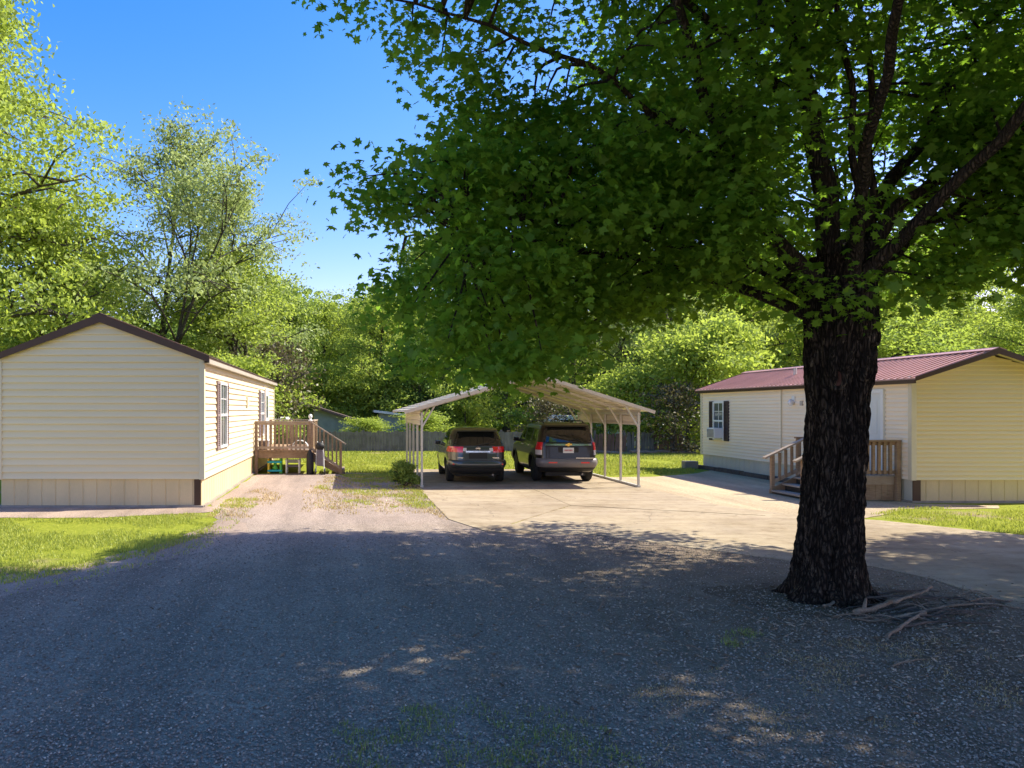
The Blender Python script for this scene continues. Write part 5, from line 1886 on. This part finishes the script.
def gen_tree(kind, seed, Ht, R, cb, tr, nl, ns, lpc, leaf, clr, leaf_m, bark_m, upr=.5, droop=.0, stems=1, flat=.6):
    """one background tree prototype: tapered trunk with limbs, crown of leaf faces"""
    rng = np.random.default_rng(seed)
    root = thing(kind, 'x', 'tree', (0, 0, 0))
    tk = MB()
    cl = []
    for st in range(stems):
        lean = rng.normal(0, .03 if stems == 1 else .16, 2)
        top = Vector((lean[0] * Ht, lean[1] * Ht, Ht * (.92 if st == 0 else rng.uniform(.6, .85))))
        ph = rng.random(3) * 6
        tp = []
        for i in range(9):
            t = i / 8
            tp.append(Vector((top.x * t ** 1.3 + .12 * R * .3 * math.sin(3 * t + ph[0]), top.y * t ** 1.3 + .12 * R * .3 * math.sin(3 * t + ph[1]), top.z * t)))
        k = 1 if st == 0 else .7
        rs = [tr * k * (1 - .9 * (i / 8)) * (1.35 if i == 0 else 1) for i in range(9)]
        tk.tube(tp, rs, 9)
        n_l = nl if st == 0 else max(3, nl // 2)
        for i in range(n_l):
            t = cb + (1 - cb) * ((i + rng.random() * .8) / n_l) ** .9 * .97
            t = min(t, .97)
            q = tp[0].lerp(tp[0], 0)
            f = t * 8
            a_, b_ = int(f), min(8, int(f) + 1)
            q = tp[a_].lerp(tp[b_], f - a_)
            az = i * 2.4 + rng.normal(0, .5) + st
            tt = (t - cb) / (1 - cb)
            pr = math.sin(math.pi * min(1, .22 + .78 * tt) ** .85) ** .7 if tt < .97 else .4
            L = R * max(.3, pr) * rng.uniform(.7, 1.15)
            el = lerp(.15, 1.15, tt) * upr * 2 * rng.uniform(.6, 1.2)
            d = Vector((math.cos(az) * math.cos(el), math.sin(az) * math.cos(el), math.sin(el)))
            e = q + d * L + Vector((0, 0, -droop * L))
            m = q.lerp(e, .5) + Vector((0, 0, .12 * L)) + Vector(rng.normal(0, .06 * L, 3))
            r = max(.025, tr * .38 * (1 - .6 * t))
            sp = smooth_path([q, m, e], 3)
            tk.tube(sp, [lerp(r, .02, j / (len(sp) - 1)) for j in range(len(sp))], 6)
            cl.append((*e, 1.0))
            for s in range(ns):
                u = .3 + .7 * (s + rng.random()) / ns
                p = sp[min(len(sp) - 1, int(u * (len(sp) - 1)))]
                dd = Vector(rng.normal(0, 1, 3))
                dd.z = abs(dd.z) * .5 - .15 - droop
                dd.normalize()
                e2 = p + dd * L * rng.uniform(.2, .5)
                tk.tube([p, p.lerp(e2, .5) + Vector((0, 0, .05 * L)), e2], [r * .5, r * .35, .012], 5)
                cl.append((*e2, rng.uniform(.7, 1.15)))
        cl.append((*tp[8], .8))
    tk.build('trunk', bark_m, root, smooth=True)
    cl = np.array(cl)
    n = len(cl) * lpc
    c = np.repeat(cl[:, :3], lpc, axis=0)
    k = np.repeat(cl[:, 3] * clr, lpc)
    # each clump itself breaks up into a few sprays
    sub = rng.normal(0, .55, (len(cl) * 6, 3))
    pick = np.repeat(np.arange(len(cl)) * 6, lpc) + rng.integers(0, 6, n)
    off = sub[pick] * np.array([[1, 1, flat]]) + rng.normal(0, .30, (n, 3)) * np.array([[1, 1, flat * .8]])
    cen = c + off * k[:, None]
    cen[:, 2] = np.maximum(cen[:, 2], .1 + .2 * rng.random(n))
    nr = np.stack([rng.normal(0, .7, n), rng.normal(0, .7, n), np.full(n, .55) + rng.normal(0, .3, n)], 1)
    S = leaf * (.65 + .7 * rng.random(n))
    inst_mesh('crown', LEAF_T, [tuple(range(6))], cen, frames(nr, rng.random(n) * 6.283), S, leaf_m, root)
    return root


def place(proto, used, loc, sc, rz, label, group=None, cat=None):
    if proto.name not in used:
        used.add(proto.name)
        r = proto
    else:
        r = proto.copy()
        C.objects.link(r)
        for ch in proto.children:
            c_ = ch.copy()
            C.objects.link(c_)
            c_.parent = r
    r.location = (loc[0], loc[1], 0)
    r.scale = (sc[0], sc[0], sc[1]) if isinstance(sc, tuple) else (sc,) * 3
    r.rotation_euler = (0, 0, rad(rz))
    r['label'] = label
    if group:
        r['group'] = group
    if cat:
        r['category'] = cat
    return r


def build_trees():
    used = set()
    A = gen_tree('broadleaf_tree', 31, 22, 7.6, .12, .42, 26, 9, 250, .22, 1.6, 'leaf_bright', 'bark_grey', .5)
    B = gen_tree('airy_tree', 32, 19, 7.0, .30, .26, 15, 8, 80, .20, 1.0, 'leaf_grey', 'bark_grey', .75, 0, 3)
    Cc = gen_tree('round_tree', 33, 12, 4.8, .10, .26, 18, 7, 150, .20, 1.2, 'leaf_bright', 'bark_grey', .5)
    D = gen_tree('leafy_tree', 34, 14, 5.2, .08, .30, 18, 7, 150, .22, 1.3, 'leaf_mid', 'bark_grey', .55)
    E = gen_tree('tall_shrub', 35, 4.6, 2.5, .02, .09, 12, 5, 120, .17, .85, 'leaf_bright', 'bark_grey', .6)
    F = gen_tree('dark_evergreen', 36, 9, 3.4, .03, .22, 18, 6, 120, .22, .95, 'leaf_dark', 'bark_grey', .45)
    G = gen_tree('dry_shrub', 37, 3.4, 2.0, .0, .05, 14, 5, 34, .14, .7, 'leaf_dry', 'bark_grey', .7)
    Hh = gen_tree('bright_shrub', 38, 4.2, 2.3, .02, .08, 12, 5, 120, .18, .85, 'leaf_bright', 'bark_grey', .6)

    g = 'trees behind the houses'
    # left of the picture
    place(A, used, (-20.2, 38), 1.12, 20, 'tall bright green tree rising past the top left corner of the view', g)
    place(A, used, (-27, 47), 1.0, 140, 'tall bright green tree furthest left behind the cream house', g)
    place(B, used, (-5.9, 47), (.75, .78), 200, 'smaller airy grey green tree right of the many stemmed one', g)
    place(B, used, (-11.0, 43), (.98, 1.0), 30, 'airy grey green tree with several bare stems behind the cream house', g)
    place(D, used, (-15.4, 46), (1.0, .80), 80, 'mid green tree filling in below the airy tree', g)
    place(Cc, used, (-6.6, 45), (1.05, .98), 200, 'bright round tree right of the airy tree behind the cream house', g)
    place(D, used, (-4.9, 58), (.9, .85), 300, 'mid green tree at the far end of the cream house roof', g)
    place(Cc, used, (-2.4, 62), (.9, .92), 40, 'pale bright tree in the gap between the cream house and the maple', g)
    place(Cc, used, (1.8, 66), (1.0, 1.02), 150, 'bright tree against the sky at the left edge of the maple crown', g)
    place(D, used, (-9.5, 60), (1.0, 1.0), 10, 'mid green tree far behind the bright round tree', g)
    place(Cc, used, (-16.6, 40), (1.15, 1.12), 75, 'bright round tree filling the left edge of the view behind the cream house', g)
    # middle, seen below the maple
    place(Cc, used, (1.9, 53), (.9, .85), 15, 'bright round tree behind the left side of the carport', g)
    place(F, used, (8.6, 50), (.75, .72), 77, 'slim dark evergreen seen between the two parked cars', 'dark evergreens behind the carport')
    place(F, used, (4.6, 51), (.85, .78), 199, 'dark evergreen behind the slate crossover', 'dark evergreens behind the carport')
    place(D, used, (6.5, 60), (1.1, 1.15), 120, 'tall mid green tree behind the carport ridge', g)
    place(Cc, used, (11.2, 56), (1.1, 1.1), 250, 'bright tree behind the right car', g)
    place(D, used, (16.4, 58), (1.15, 1.2), 60, 'tall mid green tree behind the right end of the carport', g)
    place(B, used, (20.5, 50), (.85, .80), 210, 'bare limbed airy tree between carport and red roofed house', g)
    place(Cc, used, (24.6, 53), (1.1, 1.15), 100, 'bright tree behind the far end of the red roofed house', g)
    place(A, used, (30.0, 60), (.9, .72), 60, 'broad bright tree behind the red metal roof', g)
    place(Cc, used, (33.0, 50), (1.05, 1.0), 300, 'bright tree behind the ridge right of the maple trunk', g)
    place(D, used, (39.5, 54), (1.15, 1.0), 200, 'mid green tree behind the straw coloured end wall', g)
    place(A, used, (46, 62), (.95, .75), 220, 'broad bright tree far right behind the red roofed house', g)
    place(A, used, (37, 66), (.85, .68), 310, 'broad bright tree well behind the right gable', g)
    place(A, used, (24, 68), (.9, .78), 170, 'tall bright tree far behind the shuttered window end of the red roofed house', g)
    place(D, used, (30.5, 47), (1.0, .85), 130, 'mid green tree close behind the middle of the red roof', g)
    place(Cc, used, (41, 46), (.9, .85), 20, 'bright tree close behind the right gable', g)
    # shrubs
    s = 'shrubs along the back lawn'
    place(E, used, (17.4, 39.5), (1.25, 1.25), 0, 'dense green shrub at the corner left of the shuttered window', s, 'shrub')
    place(E, used, (20.2, 41), (1.35, 1.45), 100, 'tall green shrub touching the far end of the red roofed house', s, 'shrub')
    place(Hh, used, (19.0, 44), (1.1, 1.55), 0, 'bright yellow green shrub above the far roof corner', s, 'shrub')
    place(E, used, (15.4, 42), (1.0, .95), 220, 'green shrub behind the brown plank fence', s, 'shrub')
    place(G, used, (16.1, 38.4), (1.0, .95), 0, 'dry brown brush in front of the brown plank fence', 'dry brush by the lawn', 'shrub')
    place(G, used, (18.6, 38.5), (.9, .8), 130, 'dry brown brush at the foot of the green shrubs', 'dry brush by the lawn', 'shrub')
    place(G, used, (-4.2, 43), (1.4, 1.6), 40, 'large grey brown brush behind the left porch', 'dry brush by the lawn', 'shrub')
    place(G, used, (10.6, 41.5), (1.0, .8), 70, 'dry brush seen between the two cars', 'dry brush by the lawn', 'shrub')
    place(Hh, used, (-1.9, 50.5), (1.1, 1.1), 50, 'bright shrub right behind the blue grey shed', s, 'shrub')
    place(Hh, used, (1.2, 51), (1.1, 1.0), 160, 'bright shrub between the dark roofed shed and the pale roofed shed', s, 'shrub')
    place(E, used, (.9, 42.2), (.6, .36), 20, 'dark low growth on the fence left of the carport', s, 'shrub')
    place(E, used, (4.2, 42.6), (.8, .42), 140, 'dark low growth on the fence behind the slate crossover', s, 'shrub')
    place(Hh, used, (13.4, 41.0), (.42, .5), 10, 'small bright bush right of the black off-roader', s, 'shrub')
    place(Hh, used, (7.0, 47), (.9, .95), 250, 'bright bush above the slate crossover', s, 'shrub')
    place(E, used, (-5.8, 38.8), (1.1, 1.0), 200, 'dark shrub at the far end of the cream house', s, 'shrub')

    # bush by the carport post
    o = gen_tree('carport_bush', 41, .62, .52, .0, .03, 16, 6, 60, .075, .17, 'leaf_mid', 'bark_grey', .6)
    o.location = (1.55, 21.9, 0)
    o.scale = (.72, .7, .9)
    tag(o, 'low rounded green bush at the foot of the left carport posts', 'bush')

    # distant woods
    rng = np.random.default_rng(77)
    n = 64000
    X = -75 + 200 * rng.random(n)
    Y = 76 + 22 * rng.random(n)
    top = np.array([11.5 + 4.5 * mnoise.noise(Vector((x * .12, y * .05, 2))) + 2.4 * mnoise.noise(Vector((x * .4, y * .2, 5))) for x, y in zip(X, Y)])
    Z = top * rng.random(n) ** .7
    cen = np.stack([X, Y, Z], 1) + rng.normal(0, .4, (n, 3))
    cen[:, 2] = np.maximum(cen[:, 2], .3)
    nr = np.stack([rng.normal(0, .7, n), rng.normal(0, .7, n) - .4, np.full(n, .6)], 1)
    o = inst_mesh('woods', LEAF_T, [tuple(range(6))], cen, frames(nr, rng.random(n) * 6.28), .8 + .7 * rng.random(n), 'leaf_mid')
    tag(o, 'far woods closing the view behind the yards', 'woods', kind='stuff')


def build_sticks():
    g = 'dead branches heaped by the trunk'

    def stick(pts, r0, r1, m, label, grp=g, forks=()):
        r0, r1 = r0 * .74, r1 * .74
        sp = smooth_path([(*gp(a, b), z) for a, b, z in pts], 7)
        sp = [p + Vector((mnoise.noise(p * 6), mnoise.noise(p * 6 + Vector((3, 1, 2))), .4 * mnoise.noise(p * 5))) * .03 for p in sp]
        mb = MB()
        n = len(sp)
        mb.tube(sp, [lerp(r0, r1, i / (n - 1)) * (1 + .35 * mnoise.noise(sp[i] * 14)) for i in range(n)], 9)
        for q_ in range(len(mb.v)):
            p_ = Vector(mb.v[q_])
            w_ = mnoise.noise_vector(p_ * 22) * r0 * .28
            mb.v[q_] = tuple(p_ + w_)
        for (i, dx, dy, dz) in forks:
            p = sp[min(i, n - 1)]
            e = p + Vector((dx, dy, dz))
            mb.tube([p, p.lerp(e, .5) + Vector((.01, .01, .01)), e], [r1 * 1.1, r1 * .8, r1 * .5], 6)
        o = mb.build('fallen_branch', m, None, smooth=True)
        tag(o, label, 'branch', grp)
    stick([(824, 611, .05), (850, 602, .06), (880, 597, .07)], .022, .016, 'stick', 'pale stick pointing left from the heap towards the trunk')
    stick([(855, 618, .06), (880, 612, .07), (915, 603, .10)], 0.040, .028, 'stick', 'thickest grey log in the heap by the trunk', forks=((3, .1, .12, .1),))
    stick([(885, 640, .02), (905, 628, .04), (925, 618, .06)], .028, .02, 'stick', 'short pale branch lying nearest the camera below the heap')
    stick([(900, 622, .05), (940, 612, .05), (985, 607, .04), (1020, 611, .03)], .024, .012, 'stick', 'long thin branch reaching right from the heap', forks=((5, .05, .3, .06), (8, .2, -.12, .05)))
    stick([(895, 613, .12), (915, 606, .13), (932, 599, .14)], .026, .018, 'stick', 'grey branch lying across the top of the heap')
    stick([(862, 606, .09), (895, 608, .13), (935, 607, .10)], .018, .012, 'stick_dark', 'dark branch crossing the middle of the heap')
    stick([(870, 600, .05), (905, 597, .08), (940, 596, .05)], .020, .012, 'stick_dark', 'dark branch at the back of the heap against the trunk roots')
    stick([(910, 603, .08), (945, 603, .06), (985, 605, .03)], .017, .010, 'stick_dark', 'thin dark twig lying right behind the heap', forks=((5, .1, .2, .05),))
    stick([(858, 622, .03), (880, 624, .03), (898, 620, .04)], .016, .010, 'stick', 'short twig beneath the front of the heap')
    stick([(955, 598, .02), (975, 596, .06), (990, 597, .02)], .014, .008, 'stick', 'small bleached twig lying on the gravel beyond the heap', forks=((3, .02, .02, .1),))
    rr = random.Random(91)
    for k in range(28):
        a, b = rr.uniform(858, 985), rr.uniform(600, 626)
        L, t = rr.uniform(14, 34), rr.uniform(-.6, .5)
        z = rr.uniform(.02, .09)
        stick([(a - L * math.cos(t), b + L * .35 * math.sin(t), .02), (a, b - .5, z), (a + L * math.cos(t), b - L * .35 * math.sin(t), .02)], rr.uniform(.009, .022), .006, rr.choice(['stick', 'stick_dark', 'stick_dark']), 'thin dead twig tangled in the branch heap by the trunk', 'thin twigs in the branch heap')
    rr = random.Random(44)
    spots = [(742, 606, 752, 611), (728, 607, 735, 609), (755, 604, 762, 606), (890, 668, 935, 660), (685, 648, 702, 652), (612, 656, 630, 658), (650, 629, 655, 634), (762, 640, 778, 645), (402, 608, 413, 612), (598, 612, 606, 601), (720, 672, 728, 667), (638, 575, 655, 577)]
    for (a, b, c, d) in spots:
        stick([(a, b, .02), ((a + c) / 2, (b + d) / 2 - .5, .028), (c, d, .02)], .012, .007, 'stick', 'short pale twig lying loose on the dark gravel', 'loose twigs on the gravel')


# ------------------------------------------------------------------ light, sky, camera
def build_world():
    sc = bpy.context.scene
    w = bpy.data.worlds.new('World')
    sc.world = w
    w.use_nodes = True
    nt = w.node_tree
    bg = nt.nodes['Background']
    sky = nt.nodes.new('ShaderNodeTexSky')
    sky.sky_type = 'NISHITA'
    sky.sun_disc = False
    d = Vector((.94, .19, 1.0)).normalized()      # towards the sun
    el = math.asin(d.z)
    az = math.atan2(d.x, d.y)
    sky.sun_elevation = el
    sky.sun_rotation = az
    sky.air_density = 1.0
    sky.dust_density = 0.8
    sky.ozone_density = 4.5
    sky.altitude = 200
    hs = nt.nodes.new('ShaderNodeHueSaturation')
    hs.inputs['Saturation'].default_value = 1.36
    hs.inputs['Hue'].default_value = 0.505
    nt.links.new(sky.outputs[0], hs.inputs['Color'])
    tint = mixc(nt, 1.0, hs.outputs[0], (1.34, .76, .70), 'MULTIPLY')
    nt.links.new(tint, bg.inputs['Color'])
    bg.inputs['Strength'].default_value = 0.115
    L = bpy.data.lights.new('sun', 'SUN')
    L.energy = 2.7
    L.angle = rad(.53)
    L.color = (1.0, .945, .77)
    o = bpy.data.objects.new('sun', L)
    C.objects.link(o)
    o.rotation_euler = (-d).to_track_quat('-Z', 'Y').to_euler()
    o.location = (30, 10, 40)
    cam = bpy.data.cameras.new('camera')
    cam.lens = 27.0
    cam.sensor_width = 36.0
    cam.shift_x = (512 - 350) / 1024
    cam.shift_y = (410 - 384) / 1024
    cam.clip_end = 2000
    co = bpy.data.objects.new('camera', cam)
    C.objects.link(co)
    co.location = (0, 0, H)
    co.rotation_euler = (rad(90), 0, 0)
    sc.camera = co
    sc.view_settings.view_transform = 'Standard'
    sc.view_settings.look = 'None'
    sc.view_settings.exposure = 1.9
    sc.view_settings.gamma = 1
    sc.view_settings.use_curve_mapping = False
    sc.cycles.max_bounces = 8
    sc.cycles.diffuse_bounces = 6
    sc.cycles.glossy_bounces = 3
    sc.cycles.transmission_bounces = 4
    sc.cycles.use_denoising = True


build_ground()
build_grass()
build_houses()
build_porches()
build_carport()
build_cars()
build_back()
build_maple()
build_trees()
build_sticks()
build_world()
